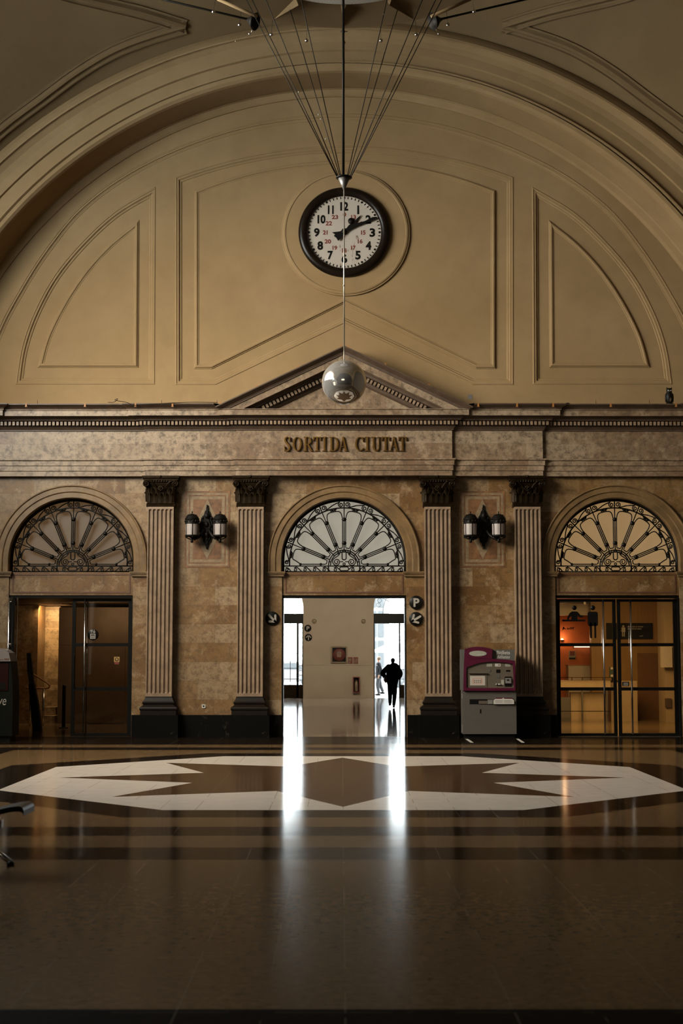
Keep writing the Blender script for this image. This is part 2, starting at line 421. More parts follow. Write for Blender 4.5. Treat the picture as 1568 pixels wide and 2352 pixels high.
def floor_mat():
    t = NT('polished_stone_floor_with_star')
    sx = t.n('ShaderNodeSeparateXYZ'); t.t.links.new(t.co(), sx.inputs[0])
    X = t.m('SUBTRACT', sx.outputs[0], 0.02); Y = t.m('SUBTRACT', sx.outputs[1], 22.98)
    aX = t.m('ABSOLUTE', X); aY = t.m('ABSOLUTE', Y)
    sq = t.m('MAXIMUM', aX, aY)
    oc = t.m('MAXIMUM', t.m('MAXIMUM', t.m('MULTIPLY', aX, 0.983), aY), t.m('MULTIPLY', t.m('ADD', aX, aY), 0.6826))
    r = t.m('SQRT', t.m('ADD', t.m('MULTIPLY', X, X), t.m('MULTIPLY', Y, Y)))
    a = t.m('PINGPONG', t.m('ARCTAN2', aY, aX), pi/8)
    u = t.m('MULTIPLY', r, t.m('COSINE', a)); v = t.m('MULTIPLY', r, t.m('SINE', a))
    Rt, Rv = 4.34, 2.40; vx, vy = Rv*cos(pi/8), Rv*sin(pi/8)
    g = t.m('ADD', t.m('MULTIPLY', t.m('SUBTRACT', u, Rt), vy), t.m('MULTIPLY', v, Rt-vx))
    star = t.m('LESS_THAN', g, 0.0)
    def band(lo, hi): return t.m('MULTIPLY', t.m('GREATER_THAN', sq, lo), t.m('LESS_THAN', sq, hi))
    cl = lambda s_: t.m('MINIMUM', t.m('MAXIMUM', t.m('ADD', t.m('MULTIPLY', t.m('SUBTRACT', s_, 0.5), 3.2), 0.5), 0.0), 1.0)
    n2 = cl(t.noise(13, 8, 0.8)); n3 = cl(t.noise(45, 4, 0.8))
    base = t.mix(n2, (0.072, 0.041, 0.016), (0.180, 0.110, 0.052))
    base = t.mix(t.m('MULTIPLY', n3, 0.5), base, (0.095, 0.060, 0.032))
    dark = t.mix(n2, (0.007, 0.0045, 0.003), (0.016, 0.010, 0.006))
    brown = t.mix(n2, (0.045, 0.023, 0.010), (0.075, 0.041, 0.020))
    n4 = t.noise(3.5, 6, 0.65)
    white = t.mix(n4, (0.40, 0.345, 0.29), (0.56, 0.49, 0.42))
    col = base
    for lo, hi in ((6.47, 7.27), (8.2, 9.07)): col = t.mix(band(lo, hi), col, dark)
    far = t.m('GREATER_THAN', Y, 8.2); col = t.mix(far, col, dark)
    near = t.m('LESS_THAN', Y, -14.83); col = t.mix(near, col, dark)
    # small tiles: every tile a little lighter or darker
    col = t.mix(t.m('LESS_THAN', oc, 5.53), col, dark)
    col = t.mix(t.m('LESS_THAN', oc, 4.72), col, white)
    col = t.mix(star, col, brown)
    # joints
    def joint(c, step, w):
        f = t.m('ABSOLUTE', t.m('SUBTRACT', t.m('FRACT', t.m('ADD', t.m('DIVIDE', c, step), 0.5)), 0.5))
        return t.m('LESS_THAN', f, w/step)
    j = t.m('MAXIMUM', joint(X, 0.90, 0.004), joint(t.m('ADD', X, 0.44), 1.8, 0.003))
    j = t.m('MAXIMUM', j, t.m('MULTIPLY', joint(t.m('ADD', Y, 12.0), 1.45, 0.008), 0.5))
    brk = t.m('GREATER_THAN', t.noise(1.3, 3), 0.47)
    j = t.m('MULTIPLY', j, brk)
    col = t.mix(t.m('MULTIPLY', j, 0.75), col, (0.15, 0.115, 0.08))
    rg = t.m('ADD', 0.075, t.m('MULTIPLY', t.noise(2.3, 5, 0.6), 0.08))
    frontz = t.m('MINIMUM', t.m('MAXIMUM', t.m('DIVIDE', t.m('SUBTRACT', -8.5, Y), 5.0), 0.0), 1.0)
    rg = t.m('ADD', t.m('ADD', rg, t.m('MULTIPLY', frontz, 0.06)), t.m('MULTIPLY', near, 0.35))
    # worn polish: a stone body under a thin, partly rubbed-off gloss
    t.t.nodes.remove(t.b)
    df = t.n('ShaderNodeBsdfDiffuse'); t.set(df.inputs['Color'], t.mix(1.0, col, (ALB, ALB, ALB), 'MULTIPLY'))
    gl = t.n('ShaderNodeBsdfGlossy'); t.set(gl.inputs['Roughness'], rg); gl.inputs['Color'].default_value = (1, 1, 1, 1)
    bp = t.n('ShaderNodeBump'); bp.inputs['Strength'].default_value = 0.10; bp.inputs['Distance'].default_value = 0.006
    t.t.links.new(t.noise(1.7, 3), bp.inputs['Height']); t.t.links.new(bp.outputs[0], gl.inputs['Normal'])
    fr = t.n('ShaderNodeFresnel'); fr.inputs[0].default_value = 1.38
    wear = t.m('SUBTRACT', t.m('SUBTRACT', 0.38, t.m('MULTIPLY', frontz, 0.06)), t.m('MULTIPLY', near, 0.27))
    mx = t.n('ShaderNodeMixShader'); t.set(mx.inputs[0], t.m('MULTIPLY', fr.outputs[0], wear))
    t.t.links.new(df.outputs[0], mx.inputs[1]); t.t.links.new(gl.outputs[0], mx.inputs[2])
    t.t.links.new(mx.outputs[0], t.out.inputs[0])
    return t.mat
M['floor'] = floor_mat()
def light_floor(name, c1, c2, rough=0.07):
    t = NT(name); f = t.noise(1.5, 6, 0.65)
    t.base(t.mix(f, c1, c2)).rough(rough); t.bump(t.noise(3.1, 3), 0.25, 0.004); return t.mat
M['floor2'] = light_floor('pale_polished_marble_floor', (0.22, 0.165, 0.115), (0.33, 0.26, 0.19))
M['floor3'] = light_floor('warm_polished_floor', (0.16, 0.105, 0.050), (0.23, 0.155, 0.080), 0.10)

# ================================================================== THE SETTING
XC = 0.06                      # axis of the end wall
WY = 34.0                      # face of the end wall
BAY = (XC-6.27, XC, XC+6.27)   # axes of the three door bays
BC = Vector((0.02, 23.0, 0))   # centre of the domed bay
Zc = lambda py, Y=WY: az(py, Y)

def struct(name, mb, mat, label, parent=None):
    o = obj(name, mb, mat, parent)
    if not parent: tag(o, label, 'building part', None, 'structure')
    return o

# floors
struct('floor', MB().box(-11.2, 11.2, -8.2, 34.12, -0.2, 0), M['floor'], 'polished brown stone hall floor with white octagon and dark star')
fl = MB().box(-3.6, 3.6, 34.12, 47.3, -0.2, 0).box(-6.7, -3.6, 44.3, 47.3, -0.2, 0).box(-6.7, 6.7, 47.3, 63.3, -0.2, 0)
struct('floor_vestibule', fl, M['floor2'], 'pale shiny marble floor behind the open centre doorway')
struct('floor_lobby', MB().box(-11.2, -3.6, 34.12, 44.0, -0.2, 0), M['floor3'], 'warm brown floor behind the glass door on the left')
struct('floor_office', MB().box(3.6, 11.2, 34.12, 47.2, -0.2, 0), M['floor3'], 'warm brown floor behind the closed glass doors on the right')

# end wall, lower part, with three arched openings
zi, za = Zc(1313), Zc(1287); DW = 1.425; AR = 1.435
poly = [(-11.2, 0)]
for c in BAY:
    poly += [(c-DW, 0), (c-DW, zi), (c-AR, zi), (c-AR, za)]
    poly += arc(c, za, AR, 180, 0, 40)[1:-1]
    poly += [(c+AR, za), (c+AR, zi), (c+DW, zi), (c+DW, 0)]
poly += [(11.2, 0), (11.2, 7.55), (-11.2, 7.55)]
struct('wall_back', MB().prism(poly, WY, WY+0.5), M['wallstone'], 'yellow-brown marble end wall with three arched doorways')
# black dado with gaps for the doors
zd = Zc(1642)
mb = MB(); xs = [-11.2] + [v for c in BAY for v in (c-DW-0.012, c+DW+0.012)] + [11.2]
for i in range(0, len(xs), 2): mb.box(xs[i], xs[i+1], WY-0.06, WY+0.5 if 0 else WY-0.001, 0, zd)
struct('baseboard_back', mb, M['black'], 'black marble dado along the foot of the end wall')
# upper wall (lunette)
struct('wall_upper', MB().prism([(-11.2, 7.45), (11.2, 7.45), (11.2, 20.5), (-11.2, 20.5)], WY, WY+0.5), M['plaster'], 'cream plaster lunette wall above the cornice')

# side walls, front wall, roof
def side_wall(x0, x1, hole):
    # polygon in (y,z) -> build in x,z then turn
    mb = MB(); out = [(-8.3, 0), (64.2, 0), (64.2, 20.5), (-8.3, 20.5)]
    mb.prism(out, 0, x1-x0, holes=[hole] if hole else [])
    mb.xform(Matrix(((0, 1, 0, x0), (1, 0, 0, 0), (0, 0, 1, 0), (0, 0, 0, 1))))
    return mb
hole = [(14.8, 8.2)] + arc(22.5, 8.2, 7.0, 180, 0, 30)[0:] + [(30.2, 8.2)]
hole = [(15.5, 8.3)] + [p for p in arc(22.5, 8.4, 7.0, 180, 0, 30)] + [(29.5, 8.3)]
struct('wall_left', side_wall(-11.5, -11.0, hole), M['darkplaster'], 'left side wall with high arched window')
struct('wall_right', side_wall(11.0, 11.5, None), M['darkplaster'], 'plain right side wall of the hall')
struct('wall_front', MB().box(-11.5, 11.5, -8.8, -8.2, 0, 20.5), M['darkplaster'], 'wall behind the viewer')
struct('ceiling', MB().box(-11.6, 11.6, -8.8, 34.6, 20.4, 20.7), M['darkplaster'], 'roof slab over the vaults')  # unseen, added above the vaults against light leaks
wf = MB()
for k in range(-3, 4): wf.box(-10.98, -10.86, 22.5+2*k-0.05, 22.5+2*k+0.05, 8.4, 8.4+sqrt(max(0.1, 49-(2*k)**2)))
for z in (10.0, 11.6, 13.2): 
    h = sqrt(49-(z-8.4)**2); wf.box(-10.98, -10.86, 22.5-h, 22.5+h, z-0.04, z+0.04)
w4 = thing('window_4', 'high arched window in the left side wall', 'window', (-11, 22.5, 8.4), kind='structure')
obj('window_frame', wf, M['frame'], w4, True)
# near bay: barrel vault over the viewer
mb = MB(); pa = arc(0.02, 5.3, 10.98, -8, 188, 60)
mb.add([(p[0], -8.2, p[1]) for p in pa]+[(p[0], 12.0, p[1]) for p in pa], [(i, i+1, i+1+len(pa), i+len(pa)) for i in range(len(pa)-1)], True)
struct('ceiling_barrel', mb, M['darkplaster'], 'barrel vault over the near part of the hall')

# arches carrying the vault
AP = [(34.0,5.46,9.52),(33.86,5.45,9.53),(33.82,5.40,9.62),(33.78,5.36,9.76),(33.72,5.34,9.80),(33.66,5.33,9.80),(32.88,5.29,9.87),
      (32.80,5.28,9.90),(32.74,5.31,9.93),(32.73,5.36,9.97),(32.80,5.33,10.02),(32.74,5.26,10.10),(32.74,5.22,10.17),(32.82,5.2,10.20),
      (32.83,5.1,10.55),(32.77,5.1,10.57),(32.77,5.06,10.80),(32.74,5.0,10.98),(32.66,4.93,11.14),(32.62,4.92,11.17),(32.58,4.91,11.17),(32.58,4.90,11.22),(32.64,4.86,11.36),(32.72,4.82,11.50),(32.82,4.80,11.54)]
def arch_mb():
    mb = MB(); n = 150; v = []; f = []; m = len(AP)
    for k in range(n+1):
        for (Y, zc, r) in AP:
            a0 = math.asin((7.45-zc)/r)
            a = a0 + (pi-2*a0)*k/n
            x = r*cos(a); z = zc + r*sin(a)
            if Y < 33.7: x = max(-9.82, min(9.82, x))
            v.append((x, Y-23.0, z))
    for k in range(n):
        for j in range(m-1): f.append((k*m+j, (k+1)*m+j, (k+1)*m+j+1, k*m+j+1))
    mb.add(v, f, False); return mb
mb = arch_mb(); arch_me = mb.mesh('vault_arch', M['plaster'])
arch_me.materials[0] = M['plaster']
for k, lab in enumerate(('wide moulded plaster arch framing the lunette wall', 'moulded plaster arch over the left side wall', 'moulded plaster arch towards the viewer', 'moulded plaster arch over the right side wall')):
    o = bpy.data.objects.new('trim_%d' % (k+1), arch_me); COL.objects.link(o)
    o.location = (XC, 23, 0); o.rotation_euler = (0, 0, k*pi/2)
    tag(o, lab, 'arch', None, 'structure')
# masonry closing the near arch, corner piers
mb = MB(); mb.prism([(-11.2, 7.4)] + arc(XC, 5.4, 9.6, 12, 168, 60)[::-1] + [(11.2, 7.4), (11.2, 20.4), (-11.2, 20.4)], 12.0, 12.2)
struct('wall_arch', mb, M['darkplaster'], 'masonry above the near arch')
mb = MB()
for sx in (-1, 1):
    for sy in (-1, 1):
        def bx(a0, a1, b0, b1):
            xs = sorted((XC+sx*a0, XC+sx*a1)); ys = sorted((23+sy*b0, 23+sy*b1))
            mb.box(xs[0], xs[1], ys[0], ys[1], 0, 7.6)
        bx(9.62, 11.2, 9.84, 10.98); bx(9.84, 10.9, 9.62, 9.84)
struct('wall_piers', mb, M['wallstone'], 'corner piers of the domed bay')

# sail vault
SR = sqrt(11.5**2 + 9.78**2); SZ = 4.82
mb = MB(); n = 64; v = []; f = []
for i in range(n+1):
    for j in range(n+1):
        x = -9.8 + 19.6*i/n; y = -9.8+19.6*j/n
        v.append((XC+x, 23+y, SZ + sqrt(SR*SR-x*x-y*y)))
f = [(i*(n+1)+j, (i+1)*(n+1)+j, (i+1)*(n+1)+j+1, i*(n+1)+j+1) for i in range(n) for j in range(n)]
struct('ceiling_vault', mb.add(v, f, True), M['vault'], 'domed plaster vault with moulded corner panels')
SC0 = Vector((XC, 23, SZ))
def on_sphere(px, py):
    q = at(px, py, 1.0); d = Vector((q[0], 1.0, q[1]-CAM_H)); o = Vector((0, 0, CAM_H)) - SC0
    a = d.dot(d); b = 2*o.dot(d); c = o.dot(o)-SR*SR
    t = (-b + sqrt(b*b-4*a*c))/(2*a)
    return Vector((0, 0, CAM_H)) + d*t
def sphere_mould(pts, prof, closed=False):
    mb = MB(); v = []; f = []; n = len(pts); m = len(prof)
    for i, p in enumerate(pts):
        t = (pts[(i+1) % n]-pts[i-1]) if closed else (pts[min(i+1, n-1)]-pts[max(i-1, 0)])
        nn = (SC0-p).normalized(); t.normalize(); s = nn.cross(t).normalized()
        for u, h in prof: v.append(p + s*u + nn*h)
    for i in range(n if closed else n-1):
        j = (i+1) % n
        for k in range(m-1): f.append((i*m+k, j*m+k, j*m+k+1, i*m+k+1))
    mb.add(v, f, False); return mb
SP = [(-0.16,-0.02),(-0.16,0.05),(-0.12,0.06),(-0.10,0.03),(-0.05,0.10),(0.0,0.12),(0.05,0.08),(0.07,0.04),(0.11,0.05),(0.13,0.09),(0.16,0.09),(0.17,-0.02)]
def panel_path(px_pts): return [on_sphere(*p) for p in smooth_path(px_pts, 5)]
armA = [(424,59),(345,82),(262,114),(178,163),(90,228),(-10,305),(-90,392)]
armB = [(424,59),(330,30),(240,8),(150,-14),(40,-50)]
mb = MB()
for s in (1, -1):
    for arm in (armA, armB):
        P = panel_path(arm)
        if s < 0: P = [Vector((2*XC-p.x, p.y, p.z)) for p in P][::-1]
        q = sphere_mould(P, SP); mb.add(q.v, q.f)
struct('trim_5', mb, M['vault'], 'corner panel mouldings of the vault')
rho = [hypot(on_sphere(x, y).x-XC, on_sphere(x, y).y-23) for x, y in ((1134, 22), (1284, 0))]
rr = 6.9
zz = SZ + sqrt(SR*SR-rr*rr)
P = [Vector((XC+rr*cos(a), 23+rr*sin(a), zz)) for a in [2*pi*k/96 for k in range(96)]]
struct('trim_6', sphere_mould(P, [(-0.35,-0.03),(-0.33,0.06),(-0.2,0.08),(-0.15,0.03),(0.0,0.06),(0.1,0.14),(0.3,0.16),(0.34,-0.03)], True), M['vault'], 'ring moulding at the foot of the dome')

# mouldings on the lunette wall
LP = [(-0.075,-0.005),(-0.075,0.030),(-0.05,0.045),(-0.035,0.012),(-0.012,0.052),(0.018,0.052),(0.034,0.012),(0.05,0.035),(0.072,0.030),(0.075,-0.005)]
def arc3(p0, p1, p2, n=24):
    (ax_, ay_), (bx_, by_), (cx_, cy_) = p0, p1, p2
    d = 2*(ax_*(by_-cy_)+bx_*(cy_-ay_)+cx_*(ay_-by_))
    ux = ((ax_**2+ay_**2)*(by_-cy_)+(bx_**2+by_**2)*(cy_-ay_)+(cx_**2+cy_**2)*(ay_-by_))/d
    uy = ((ax_**2+ay_**2)*(cx_-bx_)+(bx_**2+by_**2)*(ax_-cx_)+(cx_**2+cy_**2)*(bx_-ax_))/d
    r = hypot(ax_-ux, ay_-uy)
    a0 = atan2(ay_-uy, ax_-ux); a1 = atan2(by_-uy, bx_-ux); a2 = atan2(cy_-uy, cx_-ux)
    def w(a, ref): 
        while a-ref > pi: a -= 2*pi
        while a-ref < -pi: a += 2*pi
        return a
    a1 = w(a1, a0); a2 = w(a2, a1)
    return [(ux+r*cos(a0+(a2-a0)*k/n), uy+r*sin(a0+(a2-a0)*k/n)) for k in range(n+1)]
W = lambda p: at(p[0], p[1], WY)
def ccw(pts):
    a = sum(pts[i-1][0]*pts[i][1]-pts[i][0]*pts[i-1][1] for i in range(len(pts)))
    return pts if a > 0 else pts[::-1]
def dedupe(pts):
    o = []
    for p_ in pts:
        if not o or hypot(p_[0]-o[-1][0], p_[1]-o[-1][1]) > 0.02: o.append(p_)
    if hypot(o[0][0]-o[-1][0], o[0][1]-o[-1][1]) < 0.02: o.pop()
    return o
H1, H2, H3 = 0.055, 0.105, 0.022; H4 = 0.05
SINK = [(-0.085,H1),(-0.07,H1+0.014),(-0.05,H1+0.014),(-0.042,H1-0.004),(-0.015,H1-0.006),(0.012,0.034),(0.024,0.020),(0.045,0.022),(0.062,0.014),(0.07,-0.003)]
RAISE = [(-0.07,-0.003),(-0.062,0.018),(-0.045,0.022),(-0.03,0.048),(-0.005,0.054),(0.015,0.048),(0.028,0.030),(0.045,0.030),(0.06,0.020)]
def sunk(name, pts, label): return struct(name, MB().mould(ccw(dedupe(pts)), SINK, WY, True), M['plaster'], label)
def raised(name, pts, label):
    pts = ccw(dedupe(pts)); mb = MB().mould(pts, RAISE, WY, True); mb.prism(pts, WY-H3+0.001, WY-0.0005)
    return struct(name, mb, M['plaster'], label)
def cpanel(xl, xr, yt, ya, yb, xd, yapex):
    top = arc3(W((xl, yt)), W((790, ya)), W((xr, yt)))
    return top + [W((xr, yb)), W((790+(790-xd), yb)), W((788, yapex)), W((xd, yb))] + [W((xl, yb))]
oc_ = [(46, 876), (58, 800), (86, 720), (133, 635), (200, 555), (270, 492), (350, 444)]
ic_ = [(95, 838), (113, 775), (150, 700), (200, 625), (255, 565), (313, 518)]
def spanel(mirror, pts_curve, corner):
    c = [W(p) for p in smooth_path(pts_curve, 6)] + [W(p) for p in corner]
    if mirror: c = [(2*0.055-p[0], p[1]) for p in c][::-1]
    return c
C_out = cpanel(411, 1170, 414, 345, 877, 494, 736)
L_out = spanel(False, oc_, [(348, 876)]); R_out = spanel(True, oc_, [(348, 876)])
sunk('trim_7', C_out, 'outer plaster moulding of the central lunette panel')
sunk('trim_9', L_out, 'outer moulding of the left lunette panel')
sunk('trim_11', R_out, 'outer moulding of the right lunette panel')
def minus_disc(pts, c, r):
    """keep the raised field clear of the round clock field"""
    return pts
raised('trim_8', cpanel(452, 1132, 442, 375, 841, 486, 691), 'inner plaster moulding of the central lunette panel')
raised('trim_10', spanel(False, ic_, [(311, 838)]), 'inner moulding of the left lunette panel')
raised('trim_12', spanel(True, ic_, [(311, 838)]), 'inner moulding of the right lunette panel')
cc = W((793.5, 536))
RP = [(-0.075,H4-0.003),(-0.065,H4+0.018),(-0.04,H4+0.020),(-0.028,H4+0.040),(0.0,H4+0.052),(0.03,H4+0.052),(0.04,H4+0.038),(0.07,H4+0.040)]
pc = ccw(circ(cc[0], cc[1], 1.44, 96)); mb = MB().mould(pc, RP, WY, True); mb.prism(pc, WY-H4-0.039, WY-0.0005)
struct('trim_13', mb, M['plaster'], 'round raised plaster field behind the clock')
m2 = [W(p) for p in [(-60, 950), (-2, 775), (53, 668), (115, 572), (191, 482), (300, 402), (440, 336), (600, 290), (790, 272)]]
m2 = dedupe(m2 + [(2*0.055-p[0], p[1]) for p in m2[::-1][1:]])
m2 = smooth_path(m2, 5); m2 = [(m2[0][0], 7.3)] + [p for p in m2 if p[1] > 7.35] + [(m2[-1][0], 7.3)]
prf = [(-0.08,H2),(-0.065,H2+0.012),(-0.045,H2+0.010),(-0.03,H2-0.015),(0.0,H1+0.025),(0.02,H1+0.022),(0.035,H1+0.012),(0.06,H1+0.010),(0.07,H1-0.003)]
op = m2[::-1]      # right to left over the top: the inside lies on the left hand
struct('trim_14', MB().mould(op, prf, WY), M['plaster'], 'long arched moulding above the lunette panels')
mb = MB(); mb.prism(m2, WY-H1, WY-0.0005, holes=[dedupe(C_out), dedupe(L_out), dedupe(R_out)])
ring = [(XC+9.72*cos(a), 5.46+9.72*sin(a)) for a in [math.asin((7.3-5.46)/9.72) + (pi-2*math.asin((7.3-5.46)/9.72))*k/90 for k in range(91)]]
mb.prism([(XC+9.55, 7.3)] + ring[1:-1] + [(XC-9.55, 7.3)] + m2, WY-H2, WY-0.0005)
struct('wall_lunette_facing', mb, M['plaster'], 'raised plaster facing around the lunette panels')

# ------------------------------------------------------------------ rooms behind the doors
struct('wall_partition_left', MB().box(-3.8, -3.6, 34.5, 44.0, 0, 6.0).box(-6.9, -6.7, 44.0, 63.4, 0, 6.0).box(-6.9, -3.6, 44.0, 44.3, 0, 6.0), M['white'], 'left wall of the vestibule')
struct('wall_partition_right', MB().box(3.6, 3.8, 34.5, 47.0, 0, 6.0).box(6.7, 6.9, 47.0, 63.4, 0, 6.0).box(3.6, 6.9, 47.0, 47.3, 0, 6.0), M['white'], 'right wall of the vestibule')
struct('ceiling_vestibule', MB().box(-6.9, 6.9, 34.5, 63.9, 6.0, 6.2), M['white'], 'vestibule ceiling')
t = NT('stained_beige_vestibule_wall')
f1 = t.noise(1.3, 6, 0.6); f2 = t.noise(6, 5, 0.7)
c_ = t.mix(t.m('MULTIPLY', t.m('SUBTRACT', f1, 0.4), 1.5), (0.50, 0.40, 0.29), (0.40, 0.31, 0.215))
c_ = t.mix(t.m('MULTIPLY', t.m('GREATER_THAN', f2, 0.66), 0.35), c_, (0.25, 0.19, 0.13)); t.base(c_).rough(0.6)
M['beige'] = t.mat
VY = 63.0
vx = lambda px: ax(px, VY, 1500)
vz = lambda py: az(py, VY)
lx0, lx1 = vx(518), vx(696); rx0, rx1 = vx(858), vx(1036)
def vdoor(x0, x1):
    r = (x1-x0)/2; zt = vz(1400)
    return [(x0, 0), (x0, zt)] + arc((x0+x1)/2, zt, r, 180, 0, 20)[1:-1] + [(x1, zt), (x1, 0)]
poly = [(-6.9, 0)] + vdoor(lx0, lx1) + vdoor(rx0, rx1) + [(6.9, 0), (6.9, 6.2), (-6.9, 6.2)]
struct('wall_street', MB().prism(poly, VY, VY+0.4), M['beige'], 'beige stained far wall of the vestibule between two bright doorways')
zw = vz(1526)
mb = MB().box(lx1+0.02, rx0-0.02, VY-0.05, VY, 0, zw)
mb.box(lx1+0.02, rx0-0.02, VY-0.07, VY, zw-0.03, zw+0.02)
for px in (722, 755, 792, 828):
    mb.box(vx(px)-0.006, vx(px)+0.006, VY-0.053, VY-0.049, 0.01, zw-0.04)
struct('baseboard_street', mb, M['beige'], 'stone wainscot of the vestibule far wall')
def street_door(n, x0, x1, open_leaf, label):
    w = thing('door_%d' % n, label, 'door', ((x0+x1)/2, VY, 0), kind='structure')
    ironm = M['frame']; mb = MB()
    yb, yf = VY+0.28, VY+0.20
    mb.box(x0, x1, yf, yb, vz(1432), vz(1409))
    mb.box(x0-0.0, x0+0.05, yf, yb, 0, vz(1432)); mb.box(x1-0.05, x1, yf, yb, 0, vz(1432))
    obj('frame', mb, ironm, w, True)
    zt = vz(1400); r = (x1-x0)/2; c = (x0+x1)/2; g = MB()
    random.seed(n)
    for k in range(1, 8):
        a = radians(180*k/8); g.tube([(c, yf, vz(1409)), (c+r*cos(a), yf, zt+r*sin(a))], 0.010, 5)
    for rr_ in (0.5, 0.95, 1.25): g.tube([(c+rr_*cos(radians(a)), yf, vz(1409)+rr_*1.1*sin(radians(a))) for a in range(0, 181, 12)], 0.010, 5)
    for k in range(22):
        a = radians(8+164*k/21); px_, pz_ = c+(r-0.2)*cos(a), zt+(r-0.2)*sin(a)
        g.tube([(px_+0.09*cos(b), yf, pz_+0.09*sin(b)) for b in [j*pi/4 for j in range(9)]], 0.010, 5)
    obj('fanlight_grille', g, ironm, w, True)
    lo, hi = vz(1573), vz(1432)
    g = MB()
    if not open_leaf:
        xm = vx(683)
        cols = [xm-0.31*k for k in range(0, 10)]
        g.box(xm-0.045, xm+0.045, yf, yb, 0, hi)
        for x in cols[1:]: g.box(x-0.012, x+0.012, yf, yf+0.03, lo, hi)
        for py in (1445, 1469, 1501, 1535, 1560): g.box(x0, xm, yf, yf+0.03, vz(py)-0.012, vz(py)+0.012)
        pz = lo+0.10; k = 0
        while pz < hi:
            g.tube([(xm+0.13+0.10*cos(b), yf, pz+0.10*sin(b)) for b in [j*pi/5 for j in range(11)]], 0.008, 5); pz += 0.2
        obj('muntins', g, ironm, w, True)
        obj('lower_panel', MB().box(x0+0.05, x1-0.05, yf, yb, 0.0, lo), M['bronze'], w, True)
    else:
        xm = vx(918)
        g.box(xm-0.035, xm+0.035, yf, yb, 0, hi)
        for py in (1435, 1470, 1507, 1532, 1538, 1560): g.box(xm, x1, yf, yf+0.03, vz(py)-0.012, vz(py)+0.012)
        obj('muntins', g, ironm, w, True)
        obj('lower_panel', MB().box(xm+0.03, x1-0.05, yf, yb, 0.0, lo), M['bronze'], w, True)
street_door(4, lx0, lx1, False, 'glazed street door on the left of the vestibule far wall, closed')
street_door(5, rx0, rx1, True, 'glazed street door on the right of the vestibule far wall, open to the street')

# lift lobby shell
struct('wall_lobby', MB().box(-11, -3.8, 43.6, 44.0, 0, 3.3), M['darkbed'], 'rear wall of the lift lobby')
struct('ceiling_lobby', MB().box(-11, -3.8, 34.5, 44.0, 3.22, 3.42), plain('lobby_ceiling_paint', (0.20, 0.13, 0.07), 0.6), 'low ceiling of the lift lobby')
# ticket office shell
t = NT('golden_oiled_wood_panelling')
mp = t.n('ShaderNodeMapping'); t.t.links.new(t.co(), mp.inputs[0]); mp.inputs['Scale'].default_value = (9, 9, 0.6)
f = t.noise(2.0, 5, 0.6, vec=mp.outputs[0])
t.base(t.mix(f, (0.20, 0.095, 0.020), (0.42, 0.235, 0.065))).rough(0.42); M['wood'] = t.mat
M['orangewall'] = plain('orange_painted_wall', (0.78, 0.20, 0.055), 0.6, var=0.15, scale=1.5)
struct('wall_office', MB().box(3.8, 11, 46.6, 47.0, 0, 3.6), M['orangewall'], 'orange rear wall of the ticket office')
struct('wall_office_wood', MB().box(ax(1357, 43.5), 11, 43.5, 43.8, 0, 3.6), M['wood'], 'golden wood panelled wall of the ticket office')
struct('ceiling_office', MB().box(3.8, 11, 34.5, 47.0, 3.6, 3.8), M['white'], 'white office ceiling')

# street outside
struct('ground_street', MB().box(-40, 40, 63.3, 140, -0.3, -0.02), plain('pale_pavement', (0.55, 0.55, 0.55), 0.7, var=0.05), 'pale street pavement beyond the doors')

# ================================================================== ENTABLATURE
EY = 33.70
e = lambda py: az(py, EY)
PATH = [(-11, 33.78, 0), (XC-8.15, 33.78, 1), (XC-8.15, 33.86, 1), (XC-4.57, 33.86, -1), (XC-4.57, 33.78, -1), (XC-2.48, 33.78, -1), (XC-2.48, 33.70, -1),
        (XC+2.48, 33.70, 1), (XC+2.48, 33.78, 1), (XC+4.57, 33.78, 1), (XC+4.57, 33.86, 1), (XC+8.15, 33.86, -1), (XC+8.15, 33.78, -1), (11, 33.78, 0)]
def ent(path, prof):
    mb = MB(); m = len(prof); v = []
    for x, Y, s in path:
        for o, z in prof: v.append((x+s*o, Y-o, z))
    mb.add(v, [(i*m+k, (i+1)*m+k, (i+1)*m+k+1, i*m+k+1) for i in range(len(path)-1) for k in range(m-1)])
    return mb
en = thing('entablature', 'long pinkish marble entablature with dentils crossing the whole end wall', 'entablature', (XC, 33.9, e(1093)))
obj('architrave', ent(PATH, [(-0.295, e(1092)), (0, e(1092)), (0, e(1081)), (0.022, e(1080)), (0.022, e(1069)), (0.044, e(1068)), (0.044, e(1058)), (0.075, e(1056)), (0.075, e(1053)), (-0.02, e(1052))]), M['friezestone'], en, True)
obj('frieze', ent(PATH, [(0, e(1053)), (0, e(987))]), M['friezestone'], en, True)
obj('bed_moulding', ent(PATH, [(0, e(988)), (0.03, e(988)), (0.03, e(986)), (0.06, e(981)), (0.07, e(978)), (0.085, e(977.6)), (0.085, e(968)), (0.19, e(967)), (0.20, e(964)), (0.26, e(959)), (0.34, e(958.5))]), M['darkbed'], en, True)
obj('corona', ent(PATH, [(0.2, e(958.6)), (0.36, e(958.6)), (0.36, e(947)), (0.385, e(946)), (0.385, e(944.5)), (-0.295, e(944.5))]), M['friezestone'], en, True)
cy = [(0.37, e(944.8)), (0.385, e(944)), (0.40, e(941)), (0.445, e(938)), (0.475, e(936)), (0.485, e(935)), (0.485, e(932.6)), (-0.295, e(932.6))]
mb = ent(PATH[8:], cy); q = ent(PATH[:6], cy); mb.add(q.v, q.f)
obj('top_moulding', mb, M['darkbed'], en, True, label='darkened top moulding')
mb = MB(); z0, z1 = e(977), e(968.6)
